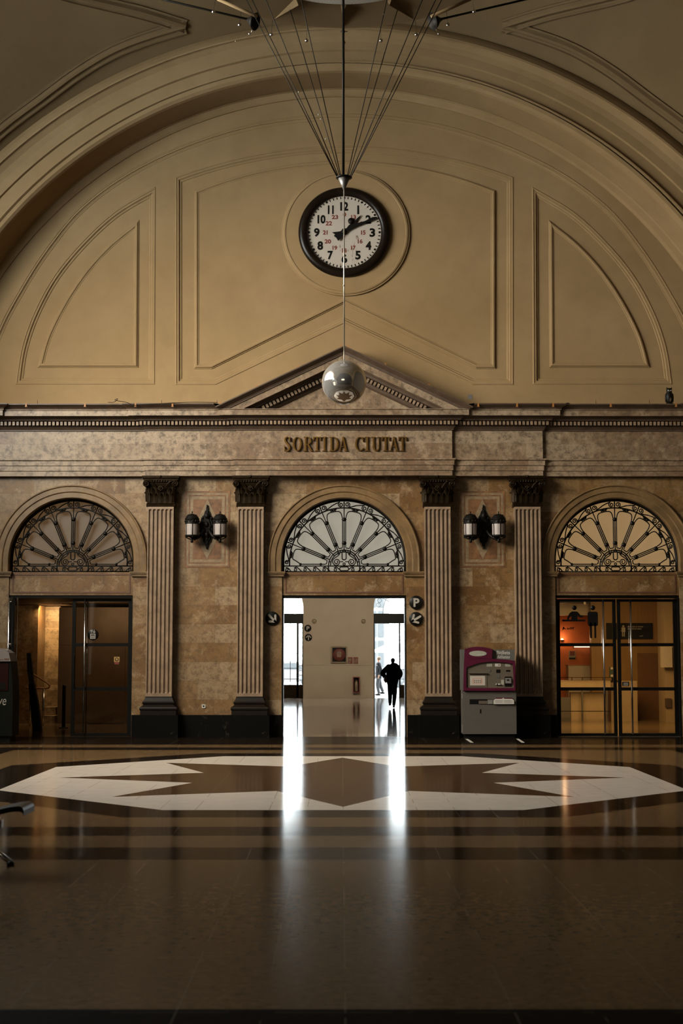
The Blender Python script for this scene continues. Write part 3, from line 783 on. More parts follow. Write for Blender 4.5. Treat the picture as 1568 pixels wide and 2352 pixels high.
segs = [(-10.8, XC-8.15, 33.78, 0, 1), (XC-8.15, XC-4.57, 33.86, 1, -1), (XC-4.57, XC-2.48, 33.78, -1, -1), (XC-2.48, XC+2.48, 33.70, -1, 1), (XC+2.48, XC+4.57, 33.78, 1, 1), (XC+4.57, XC+8.15, 33.86, 1, -1), (XC+8.15, 10.8, 33.78, -1, 0)]
for x0, x1, Y, s0, s1 in segs:
    a = x0 + s0*0.14; b = x1 + s1*0.14
    n = max(1, round((b-a)/0.0905)); st = (b-a)/n
    for k in range(n):
        x = a + st*(k+0.5); mb.box(x-0.027, x+0.027, Y-0.165, Y-0.08, z0, z1)
obj('dentils', mb, M['shaftstone'], en, True)

# pediment over the centre
def clip_below(mb, z):
    me = mb.mesh('t', []); bm = bmesh.new(); bm.from_mesh(me)
    bmesh.ops.bisect_plane(bm, geom=bm.verts[:]+bm.edges[:]+bm.faces[:], plane_co=(0,0,z), plane_no=(0,0,-1), clear_outer=True)
    o = MB(); bm.verts.ensure_lookup_table(); bm.verts.index_update()
    o.add([tuple(v.co) for v in bm.verts], [tuple(v.index for v in f.verts) for f in bm.faces]); bm.free(); bpy.data.meshes.remove(me); return o
pd = thing('pediment', 'dark-edged triangular marble pediment behind the hanging steel ball', 'pediment', (XC, 33.8, e(945)))
zap = az(795, 33.3); zb = az(932, 33.3); hw = 2.87
slope = (zap-zb)/hw
rp = [(XC-hw-0.06, zb-0.06*slope), (XC, zap), (XC+hw+0.06, zb-0.06*slope)]
zk = e(944.4)
def rk(prof): return clip_below(MB().mould(rp, prof, EY), zk)
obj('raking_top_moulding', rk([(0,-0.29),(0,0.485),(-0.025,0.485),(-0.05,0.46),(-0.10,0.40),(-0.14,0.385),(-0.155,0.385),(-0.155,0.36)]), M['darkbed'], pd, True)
obj('raking_corona', rk([(-0.15,0.36),(-0.30,0.36),(-0.30,0.2)]), M['friezestone'], pd, True)
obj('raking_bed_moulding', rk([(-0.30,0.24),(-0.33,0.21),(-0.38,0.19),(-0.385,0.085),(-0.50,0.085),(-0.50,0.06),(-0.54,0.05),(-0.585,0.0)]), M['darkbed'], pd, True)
mb = MB(); L = hypot(hw, zap-zb)
for s in (-1, 1):
    d = Vector((s*hw, -(zap-zb)))/L; nrm = Vector((-d.y, d.x)) * (1 if s > 0 else -1)
    k = 0.24
    while k < L-0.3:
        c = Vector((XC, zap)) + d*k + nrm*-0.39
        if s < 0: nn = Vector((d.y, -d.x))
        else: nn = nrm
        a = Vector((XC, zap)) + d*k
        up = Vector((0, 1))
        p0 = a - nn*0.395; p1 = a + d*0.055 - nn*0.395; p2 = a + d*0.055 - nn*0.485; p3 = a - nn*0.485
        if min(p2.y, p3.y) > zk: mb.prism([p0, p1, p2, p3], EY-0.165, EY-0.08)
        k += 0.0905
obj('raking_dentils', mb, M['shaftstone'], pd, True)
obj('tympanum', MB().prism([(XC-2.6, zk), (XC+2.6, zk), (XC, zap-0.15)], EY-0.001, EY+0.25), M['friezestone'], pd, True)

# ------------------------------------------------------------------ pilasters
def stack(mb, levels):
    v = []; f = []
    for hw_, d, z in levels: v += [(-hw_, -0.001, z), (-hw_, -d, z), (hw_, -d, z), (hw_, -0.001, z)]
    n = len(levels)
    for i in range(n-1):
        for k in range(4): f.append((i*4+k, i*4+(k+1) % 4, (i+1)*4+(k+1) % 4, (i+1)*4+k))
    f.append((3, 2, 1, 0)); f.append(tuple(4*(n-1)+k for k in range(4)))
    return mb.add(v, f)
PYf = 33.76
pz = lambda py: az(py, PYf)
def shaft_mb():
    mb = MB(); h0, h1 = pz(1600), pz(1163); hw_ = 0.297; D = 0.25; r = 0.035; nfl = 6; pitch = 0.0955
    us = []
    edges = []
    for k in range(nfl):
        c = (k-(nfl-1)/2)*pitch
        edges += [c + r*1.0*cos(pi-pi*j/8) for j in range(9)]
    us = [-hw_] + edges + [hw_]
    def vrow(z0, z1, up):
        return [z0+(z1-z0)*(1-cos(pi/2*j/5)) if up else z0+(z1-z0)*sin(pi/2*j/5) for j in range(6)]
    zb0, zt0 = h0+0.10, h1-0.10
    zs = [h0, zb0-r] + [zb0 - r*cos(pi/2*j/5) for j in range(1, 6)] + [zb0+(zt0-zb0)*j/6 for j in range(1, 6)] + [zt0 + r*sin(pi/2*j/5) for j in range(0, 6)] + [h1]
    v = []; nu = len(us)
    for z in zs:
        for u in us:
            dep = 0
            for k in range(nfl):
                c = (k-(nfl-1)/2)*pitch; du = u-c
                dz = max(0, zb0-z, z-zt0); d2 = r*r-du*du-dz*dz
                if d2 > 1e-9: dep = max(dep, sqrt(d2))
            v.append((u, -D+dep*1.25, z))
    f = [(i*nu+j, i*nu+j+1, (i+1)*nu+j+1, (i+1)*nu+j) for i in range(len(zs)-1) for j in range(nu-1)]
    mb.add(v, f, False)
    for s in (-1, 1):
        mb.add([(s*hw_, -D, h0), (s*hw_, -0.001, h0), (s*hw_, -0.001, h1), (s*hw_, -D, h1)], [(0, 1, 2, 3)])
    return mb
def leaf(mb, x, y, z, h, w, out, ang=0):
    """acanthus leaf bending outwards at its tip"""
    rows = [(0, 1.0, 0), (0.3, 1.05, 0.08), (0.55, 1.0, 0.16), (0.78, 0.8, 0.40), (0.93, 0.5, 0.75), (0.92, 0.25, 1.0), (0.80, 0.12, 1.05)]
    v = []; f = []
    for t, ww, o in rows:
        for k, u in enumerate((-1, -0.6, -0.22, 0, 0.22, 0.6, 1)):
            dip = (0.012, -0.004, 0.010, -0.014, 0.010, -0.004, 0.012)[k]
            v.append((u*w/2*ww, -(0.012+out*o)+dip, t*h + (0.02*h if k % 2 else 0)))
    for i in range(len(rows)-1):
        for k in range(6): f.append((i*7+k, i*7+k+1, (i+1)*7+k+1, (i+1)*7+k))
    mb.add(v, f, True, Matrix.Translation((x, y, z)) @ Matrix.Rotation(ang, 4, 'Z'))
def capital_mb():
    mb = MB(); z0, z1 = pz(1163), pz(1093.5); H = z1-z0
    stack(mb, [(0.325, 0.25, z0-0.01), (0.335, 0.26, z0+0.015), (0.325, 0.25, z0+0.035), (0.335, 0.26, z0+0.06), (0.31, 0.235, z0+0.075),
               (0.305, 0.23, z0+0.30), (0.33, 0.245, z0+0.44), (0.36, 0.27, z0+0.52), (0.36, 0.27, z0+0.60)])
    stack(mb, [(0.40, 0.32, z0+0.60), (0.40, 0.32, z0+0.625), (0.425, 0.34, z0+0.65), (0.425, 0.34, z1)])
    for k in range(5): leaf(mb, -0.25+0.125*k, -0.225, z0+0.07, 0.24, 0.13, 0.06)
    for k in range(4): leaf(mb, -0.20+0.133*k, -0.225, z0+0.12, 0.32, 0.12, 0.07)
    for s in (-1, 1):
        leaf(mb, s*0.30, -0.225, z0+0.10, 0.36, 0.13, 0.06, s*0.5)
        for y in (-0.06, -0.16): leaf(mb, s*0.30, y, z0+0.08, 0.28, 0.12, 0.06, s*pi/2)
        # volute: stem rising from the leaves and curling under the abacus
        pts = smooth_path([(s*0.07, -0.25, z0+0.32), (s*0.11, -0.29, z0+0.44), (s*0.19, -0.32, z0+0.54), (s*0.29, -0.33, z0+0.585)], 4)
        c = (s*0.325, -0.335, z0+0.515)
        for j in range(1, 26):
            a = radians(100 - j*26); rr_ = 0.078*(1-j/30)
            pts.append((c[0] - s*rr_*cos(a)*-1, c[1], c[2]+rr_*sin(a)))
        mb.tube(pts, [0.016]*len(pts), 6)
        mb.lathe([(0.0, -0.03), (0.075, -0.02), (0.078, 0.03), (0.0, 0.03)], (c[0], c[1]+0.045, c[2]), 16, 'y')
        mb.lathe([(0.0, -0.015), (0.075, -0.01), (0.075, 0.25), (0.0, 0.25)], (c[0], c[1]+0.06, c[2]), 16, 'y')
        mb.ball((c[0], c[1]-0.005, c[2]), 0.022, 8, 6)
    for k in range(8): mb.ball((-0.21+0.06*k, -0.30, z0+0.575), 0.026, 8, 6, (0.85, 1, 1.25))
    mb.box(-0.26, 0.26, -0.30, 0, z0+0.55, z0+0.61)
    for k in range(8):
        a = k*pi/4; mb.ball((0.045*cos(a), -0.295, z0+0.41+0.045*sin(a)), 0.026, 8, 6, (1, 0.5, 1))
    mb.ball((0, -0.31, z0+0.41), 0.026, 8, 6)
    mb.ball((0, -0.335, z1-0.02), 0.03, 8, 6)
    return mb
def make_pilaster():
    t = thing('pilaster', '', 'pilaster')
    obj('plinth', MB().box(-0.455, 0.455, -0.34, -0.061, 0, pz(1642)), M['black'], t)
    b0 = pz(1642)
    mb = stack(MB(), [(0.405, 0.31, b0), (0.405, 0.31, pz(1632)), (0.42, 0.325, pz(1630.5)), (0.425, 0.33, pz(1627)), (0.41, 0.315, pz(1624)),
                      (0.375, 0.29, pz(1622)), (0.345, 0.265, pz(1619.5)), (0.345, 0.265, pz(1618)), (0.36, 0.28, pz(1616)), (0.365, 0.285, pz(1613.5)), (0.345, 0.265, pz(1611)), (0.325, 0.25, pz(1608)), (0.30, 0.225, pz(1600))])
    obj('base', mb, M['basestone'], t)
    obj('shaft', shaft_mb(), M['shaftstone'], t)
    obj('capital', capital_mb(), M['bronze'], t, label='dark bronze leafy capital with curled corners')
    return t
pil = make_pilaster()
PL = [(-4.20, 'fluted marble pilaster with bronze capital just right of the left doorway'),
      (-2.14, 'fluted marble pilaster with bronze capital just left of the open centre doorway'),
      (2.14, 'fluted marble pilaster with bronze capital just right of the centre doorway and parking sign'),
      (4.20, 'fluted marble pilaster with bronze capital behind the ticket machine, beside the office doors')]
for k, (dx, lab) in enumerate(PL):
    o = pil if k == 0 else copy_tree(pil)
    o.location = (XC+dx, WY, 0); o['label'] = lab; o['group'] = 'fluted pilasters of the end wall'

# ================================================================== WINDOWS ABOVE THE DOORS
GY = 34.22
M['pane_left'] = lit_glass('dim_brown_frosted_glass', (0.088, 0.048, 0.020), 1.0)
M['pane_centre'] = lit_glass('daylit_frosted_glass', (0.315, 0.285, 0.225), 1.0)
M['pane_right'] = lit_glass('lamplit_frosted_glass', (0.29, 0.180, 0.078), 1.0)
def g_at(u, w): return (u*0.01, 0, w*0.01)      # centimetres around the spring point, base line at w=0
class GMB(MB):
    def tube(s, pts, r, *a, **k):
        r = [x*1.5+0.001 for x in r] if isinstance(r, (list, tuple)) else r*1.5+0.001
        return MB.tube(s, pts, r, *a, **k)
def grille_mb():
    mb = GMB(); T = 0.0085
    cz = 26.0                                       # arch centre above the bottom
    def ring(r, n=48, low=0.0): 
        pts = [g_at(-r, low)] + [g_at(r*cos(radians(180-180*k/n)), cz+(r)*sin(radians(180-180*k/n))) for k in range(n+1)] + [g_at(r, low)]
        return pts
    mb.tube(ring(142.3), 0.026, 6); mb.tube(ring(139.5), 0.012, 6)
    mb.tube([g_at(-142, 1.0), g_at(142, 1.0)], 0.010, 6)
    mb.tube([g_at(-142, 14), g_at(142, 14)], 0.010, 6)
    HC = 15.0                                       # hub centre height
    def inner(a):                                   # point on inner arc for direction a from the hub centre
        d = (cos(a), sin(a)); lo, hi = 0, 200
        for _ in range(30):
            m_ = (lo+hi)/2; x = m_*d[0]; z = HC+m_*d[1]
            ins = abs(x) < 126 if z < cz-3 else (x*x+(z-(cz-3))**2 < 126*126)
            if ins: lo = m_
            else: hi = m_
        return lo
    arcp = []
    for k in range(49):
        a = pi*k/48; r = inner(a) if 0 < k < 48 else 126; arcp.append(g_at(r*cos(a), HC+r*sin(a)))
    mb.tube(arcp, 0.0115, 6)
    for r in (36, 31.5):
        mb.tube([g_at(r, 2 if r == 36 else 14)]+[g_at(r*cos(pi*k/24), HC+r*sin(pi*k/24)) for k in range(25)]+[g_at(-r, 2 if r == 36 else 14)], 0.0105, 6)
    for k in range(13):
        a = pi*k/12
        if k % 2: mb.tube([g_at(31*cos(a), HC+31*sin(a)), g_at(37*cos(a), HC+37*sin(a))], 0.009, 5)
    def outer(a):
        d = (cos(a), sin(a)); lo, hi = 0, 200
        for _ in range(30):
            m_ = (lo+hi)/2; x = m_*d[0]; z = HC+m_*d[1]
            ins = abs(x) < 139 if z < cz else (x*x+(z-cz)**2 < 139*139)
            if ins: lo = m_
            else: hi = m_
        return lo
    A = [pi*k/8 for k in range(9)]
    for a in A[1:-1]:
        d = Vector((cos(a), sin(a))); q = Vector((-d.y, d.x)); o = Vector((0, HC))
        R0, R1, R2 = 37, inner(a), outer(a)
        P = lambda r, s: g_at(*(o+d*r+q*s))
        mb.tube([P(36, 0), P(R2, 0)], 0.0085, 6)
        for r in (52, R1-27):
            mb.lathe([(0, -0.03), (0.045, -0.026), (0.050, 0), (0.045, 0.026), (0, 0.03)], P(r, 0), 8, 'y')
            for s in (-3.6, 3.6): mb.ball(P(r, s), 0.022, 6, 5)
    # petals
    for k in range(8):
        a0, a1 = A[k], A[k+1]; o = Vector((0, HC)); pts = []
        def side(a, sg, rs):
            d = Vector((cos(a), sin(a))); q = Vector((-d.y, d.x))
            return [o+d*r+q*sg*3.6 for r in rs]
        r0 = inner(a0 if k else 0.12); r1 = inner(a1 if k < 7 else pi-0.12)
        s0 = side(a0, 1, [44, 60, r0-26]); s1 = side(a1, -1, [44, 60, r1-26])
        if k == 0: s0 = [Vector((44, HC+3)), Vector((60, HC+3)), Vector((100, HC+3))]
        if k == 7: s1 = [Vector((-44, HC+3)), Vector((-60, HC+3)), Vector((-100, HC+3))]
        am = (a0+a1)/2; dm = Vector((cos(am), sin(am)))
        top = o + dm*(inner(am)-7)
        f0 = a0+0.055 if k else 0.10; f1 = a1-0.055 if k < 7 else pi-0.10
        q0 = o+Vector((cos(f0), sin(f0)))*(inner(f0)-14); q1 = o+Vector((cos(f1), sin(f1)))*(inner(f1)-14)
        m0 = o+Vector((cos((f0*1.4+am*0.6)/2), sin((f0*1.4+am*0.6)/2)))*(inner(am)-8)
        m1 = o+Vector((cos((f1*1.4+am*0.6)/2), sin((f1*1.4+am*0.6)/2)))*(inner(am)-8)
        up = smooth_path([tuple(s0[2]), tuple(q0), tuple(m0), tuple(top), tuple(m1), tuple(q1), tuple(s1[2])], 4)
        base0 = o+Vector((cos(a0+0.10), sin(a0+0.10)))*41; base1 = o+Vector((cos(a1-0.10), sin(a1-0.10)))*41
        allp = [tuple(s0[0])] + up + [tuple(s1[0]), tuple(base1), tuple(base0)]
        mb.tube([g_at(*p) for p in allp], T, 6, closed=True)
        if k in (0, 7):
            for bx__ in (54, 101): mb.ball(g_at(bx__ if k == 0 else -bx__, HC+3), 0.032, 8, 6)
        # leaf tuft where petal meets the arc
        tp = o+dm*(inner(am)-3)
        q = Vector((-dm.y, dm.x))
        for s in (-1, 1):
            mb.tube([g_at(*tp), g_at(*(tp+q*s*5-dm*0.5)), g_at(*(tp+q*s*9+dm*1.5))], [0.018, 0.014, 0.004], 5)
            mb.tube([g_at(*(tp+q*s*4)), g_at(*(tp+q*s*6-dm*3))], [0.010, 0.004], 5)
        # two scrolls and a slanting stem between the arcs
        ro = lambda a: outer(a); 
        for s in (-1, 1):
            ac = am - s*(a1-a0)*0.36
            rc = (inner(ac)+outer(ac))/2-0.3
            c = o+Vector((cos(ac), sin(ac)))*rc
            R = (outer(ac)-inner(ac))*0.40
            qq = Vector((-sin(ac), cos(ac)))*s; dd = Vector((cos(ac), sin(ac)))
            pts = []
            for j in range(20):
                b = j*0.5; rr_ = R*(1-j/24)
                pts.append(c + dd*(rr_*cos(b+0.2))*s*1.0 + qq*(rr_*sin(b+0.2))*1.0)
            mid = o+dm*((inner(am)+outer(am))/2)
            mb.tube([g_at(*mid), g_at(*((mid+pts[0])/2 + dd*0.6*s))] + [g_at(*p) for p in pts], [0.0085]*(len(pts)+2), 5)
        mb.ball(g_at(*(o+dm*((inner(am)+outer(am))/2))), 0.013, 6, 4)
    for a in A[1:-1]:
        d = Vector((cos(a), sin(a))); r = (inner(a)+outer(a))/2
        for rr_ in (r-3, r+3):
            c = Vector((0, HC))+d*rr_; mb.ball(g_at(*c), 0.020, 6, 4)
    # hub: heart scrolls and an oval
    for s in (-1, 1):
        c = Vector((s*17.5, HC+8.5)); P2 = []
        for j in range(24):
            b = radians(-j*27); rr_ = 9.0*(1-j/29)
            P2.append((c.x+s*rr_*cos(b), c.y+rr_*sin(b)))
        mb.tube([g_at(*p) for p in smooth_path([(s*9.8, 43), (s*13, 38.5), (s*21, 33), (s*26, 28.5)], 3)] + [g_at(*p) for p in P2], 0.0080, 5)
        c = Vector((s*13, 43)); mb.tube([g_at(c.x+s*-3.2*(1-j/16)*cos(j*0.55), c.y+3.2*(1-j/16)*sin(j*0.55)) for j in range(13)], 0.0085, 5)
        mb.tube([g_at(s*11, HC+9), g_at(s*2, HC+9)], 0.007, 5)
    mb.tube([g_at(4.8*cos(b), 39+(6 if sin(b) > 0 else -6)+4.8*sin(b)) for b in [2*pi*k/20 for k in range(20)]], 0.0095, 6, closed=True)
    mb.tube([g_at(2.6*cos(b), 18.5+2.6*sin(b)) for b in [2*pi*k/12 for k in range(12)]], 0.008, 5, closed=True)
    # wave scrolls in the bottom strip
    mb.tube([g_at((9 if cos(b) > 0 else -9)*0.65+4.5*cos(b), 7.5+4.5*sin(b)) for b in [2*pi*k/20 for k in range(20)]], 0.009, 6, closed=True)
    for s in (-1, 1):
        for x in (21, 47, 69, 91, 113, 133):
            c = Vector((s*x, 5.2)); pts = []
            for j in range(14):
                b = radians(60+j*32); rr_ = 4.6*(1-j/17); pts.append((c.x+s*rr_*cos(b), c.y+rr_*sin(b)))
            st = [(s*(x-15), 1.5), (s*(x-9), 7), (s*(x-3), 11.5)] if x < 133 else [(s*(x-10), 1.5), (s*(x-6), 7), (s*(x-1), 10)]
            mb.tube([g_at(*p) for p in smooth_path(st+[pts[0]], 3)] + [g_at(*p) for p in pts], 0.0085, 5)
        mb.tube([g_at(s*36.5, 1), g_at(s*36.5, 14)], 0.011, 6)
    return mb
gm = grille_mb().mesh('grille', M['iron'])
names = ('dimly backlit semicircular window with wrought-iron grille above the left doorway', 'bright white semicircular window with wrought-iron grille above the centre doorway', 'yellow lamplit semicircular window with wrought-iron grille above the office doors')
ARCHP = [(0.0,-0.45),(0.0,0.02),(0.012,0.035),(0.02,0.05),(0.13,0.05),(0.14,0.06),(0.155,0.075),(0.26,0.075),(0.27,0.085),(0.285,0.10),(0.30,0.10),(0.31,0.09),(0.31,-0.01)]
for k, c in enumerate(BAY):
    w = thing('window_%d' % (k+1), names[k], 'window', (c, WY, zi), kind='structure')
    o = bpy.data.objects.new('grille', gm); COL.objects.link(o); o.parent = w; o.location = (0, 0.17, 0.0)
    pts = [(-AR-0.02, 0)] + arc(0, za-zi, AR+0.02, 180, 0, 48) + [(AR+0.02, 0)]
    obj('pane', MB().prism(pts, 0.30, 0.32), M[('pane_left', 'pane_centre', 'pane_right')[k]], w)
    path = [(-AR+0.005, 0.0), (-AR+0.005, za-zi)] + arc(0, za-zi, AR-0.005, 180, 0, 64)[1:-1] + [(AR-0.005, za-zi), (AR-0.005, 0.0)]
    mb = MB(); m = len(ARCHP); v = []
    N = len(path)
    for i, p in enumerate(path):
        if i == 0 or i == N-1 or path[i][1] <= za-zi+1e-6: n_ = (-1 if p[0] < 0 else 1, 0)
        else: L_ = hypot(p[0], p[1]-(za-zi)); n_ = (p[0]/L_, (p[1]-(za-zi))/L_)
        for u, h in ARCHP: v.append((p[0]+n_[0]*u, -h, p[1]+n_[1]*u))
    mb.add(v, [(i*m+j, (i+1)*m+j, (i+1)*m+j+1, i*m+j+1) for i in range(N-1) for j in range(m-1)])
    obj('archivolt', mb, M['archstone'], w)
    # impost mouldings left and right
    for s in (-1, 1):
        mb = MB(); a, b = sorted((s*1.35, s*1.84))
        mb.box(a, b, -0.10, 0.25, -0.035, 0.0); mb.box(a+0.01 if s > 0 else a, b if s > 0 else b-0.01, -0.08, 0.25, -0.065, -0.035)
        mb.box(a+0.03 if s > 0 else a, b if s > 0 else b-0.03, -0.055, 0.25, -0.11, -0.065)
        obj('impost_moulding', mb, M['archstone'], w)
# lintels
for k, c in enumerate(BAY):
    w = thing('door_lintel', ('brown marble lintel with dark inlaid border over the left doorway', 'brown marble lintel with dark inlaid border over the open centre doorway', 'brown marble lintel with dark inlaid border over the office doors')[k], 'lintel', (c, WY, Zc(1367)), group='marble lintels')
    h = Zc(1314)-Zc(1367)
    obj('slab', MB().box(-DW, DW, 0.04, 0.5, 0, h), M['wallstone'], w)
    mb = MB(); x0, x1, z0_, z1_, t_ = -1.36, 1.36, 0.045, h-0.035, 0.035
    mb.prism([(x0, z0_), (x1, z0_), (x1, z1_), (x0, z1_)], 0.030, 0.042, holes=[[(x0+t_, z0_+t_), (x1-t_, z0_+t_), (x1-t_, z1_-t_), (x0+t_, z1_-t_)]])
    obj('inlaid_border', mb, M['redstone'], w)

# ================================================================== DOORS
DH = Zc(1367)
def frame_mb(head=0.065):
    mb = MB(); mb.box(-DW, DW, 0.06, 0.30, DH-head, DH-0.001)
    for s in (-1, 1):
        a, b = sorted((s*(DW-0.035), s*DW)); mb.box(a, b, 0.02, 0.46, 0, DH-head)
    return mb
DOORS = []
for k, c in enumerate(BAY):
    w = thing('door_%d' % (k+1), ('left doorway with one glazed leaf closed and one swung open', 'open centre doorway leading to the bright vestibule', 'closed pair of glazed doors to the lamplit ticket office')[k], 'door', (c, WY, 0), kind='structure')
    obj('frame', frame_mb(), M['frame'], w); DOORS.append(w)
LW, LH = 1.375, DH-0.085
def leaf_parts(parent, sgn, glass='glass'):
    """door leaf hinged at its outer edge; sgn +1 extends to the right of the hinge"""
    S = lambda a, b: tuple(sorted((sgn*a, sgn*b)))
    mb = MB()
    mb.box(*S(0, 0.085), -0.03, 0.03, 0.01, LH); mb.box(*S(LW-0.075, LW), -0.03, 0.03, 0.01, LH)
    for z0_, z1_ in ((0.01, 0.075), (Zc(1586.5), Zc(1579)), (Zc(1484.5), Zc(1477)), (LH-0.06, LH)):
        mb.box(*S(0.08, LW-0.07), -0.028, 0.028, z0_, z1_)
    obj('leaf_frame', mb, M['frame'], parent)
    for z0_, z1_ in ((0.075, Zc(1586.5)), (Zc(1579), Zc(1484.5)), (Zc(1477), LH-0.06)):
        obj('pane', MB().box(*S(0.085, LW-0.075), -0.004, 0.004, z0_, z1_), M[glass], parent)
    for y in (-0.09,):
        mb = MB(); x = sgn*(LW-0.30)
        mb.tube([(x, y, 0.06), (x, y, LH-0.01)], 0.021, 10)
        for z in (0.12, 1.05, 2.1, LH-0.10): mb.tube([(x, y, z), (x, -0.0, z)], 0.009, 6)
        h_ = obj('pull_bar', mb, M['steel'], parent)
    mb = MB(); x = sgn*(LW-0.30); mb.tube([(x+0.028, 0.09, 0.06), (x+0.028, 0.09, LH-0.01)], 0.014, 8)
    obj('pull_bar', mb, M['steel'], parent)
def door_leaf(door, x, y, sgn, rz=0, label=None):
    l = bpy.data.objects.new('door_leaf', None); COL.objects.link(l); l.parent = door
    l.location = (x, y, 0); l.rotation_euler = (0, 0, rz)
    if label: l['label'] = label
    leaf_parts(l, sgn); return l
door_leaf(DOORS[2], -DW+0.035, 0.20, 1); door_leaf(DOORS[2], DW-0.035, 0.20, -1)
door_leaf(DOORS[0], DW-0.035, 0.20, -1)
door_leaf(DOORS[0], -DW+0.06, 0.05, 1, radians(-75.5), 'glazed leaf swung open towards the hall')
mb = MB(); mb.box(DW-LW-0.01+0.02, DW-LW+0.04, 0.09, 0.15, 1.15, 1.85); obj('handle', mb, M['frame'], DOORS[0])
# floor rail
tag(obj('door_threshold', MB().box(BAY[2]-DW, BAY[2]+DW, WY+0.02, WY+0.14, 0.0, 0.012), M['steel']), 'thin metal threshold strip under the office doors', 'threshold')

# inlaid marble panels behind the wall lamps
def inlay(cx_px, label):
    w = thing('inlaid_panel', label, 'wall panel', (ax(cx_px, WY, 1215), WY, Zc(1304)), group='inlaid marble panels behind the lamps')
    H = Zc(1128)-Zc(1304); hw_ = 0.52
    def fr(x0, x1, z0_, z1_, t_, y, mat, name):
        mb = MB().prism([(x0, z0_), (x1, z0_), (x1, z1_), (x0, z1_)], y, 0.0, holes=[[(x0+t_, z0_+t_), (x1-t_, z0_+t_), (x1-t_, z1_-t_), (x0+t_, z1_-t_)]])
        obj(name, mb, mat, w)
    fr(-hw_, hw_, 0, H, 0.045, -0.006, M['orangestone'], 'outer_border')
    fr(-hw_+0.045, hw_-0.045, 0.045, H-0.045, 0.045, -0.006, M['palestone'], 'pale_border')
    fr(-hw_+0.09, hw_-0.09, 0.09, H-0.09, 0.035, -0.006, M['orangestone'], 'inner_border')
    fr(-hw_+0.125, hw_-0.125, 0.125, H-0.125, 0.065, -0.006, M['palestone'], 'inner_band')
    x1 = hw_-0.19; z0_, z1_ = 0.19, H-0.19
    obj('field', MB().box(-x1, x1, -0.005, 0, z0_, z1_), M['orangestone'], w)
    mb = MB(); zm = (z0_+z1_)/2; t_ = 0.075
    d = [(0, z1_), (x1, zm), (0, z0_), (-x1, zm)]
    s = 0.68
    mb.prism(d, -0.009, -0.004, holes=[[(p[0]*s, zm+(p[1]-zm)*s) for p in d]])
    obj('lozenge', mb, M['palestone'], w)
inlay(476, 'orange and cream inlaid marble panel behind the left wall lamp')
inlay(1108, 'orange and cream inlaid marble panel behind the right wall lamp')

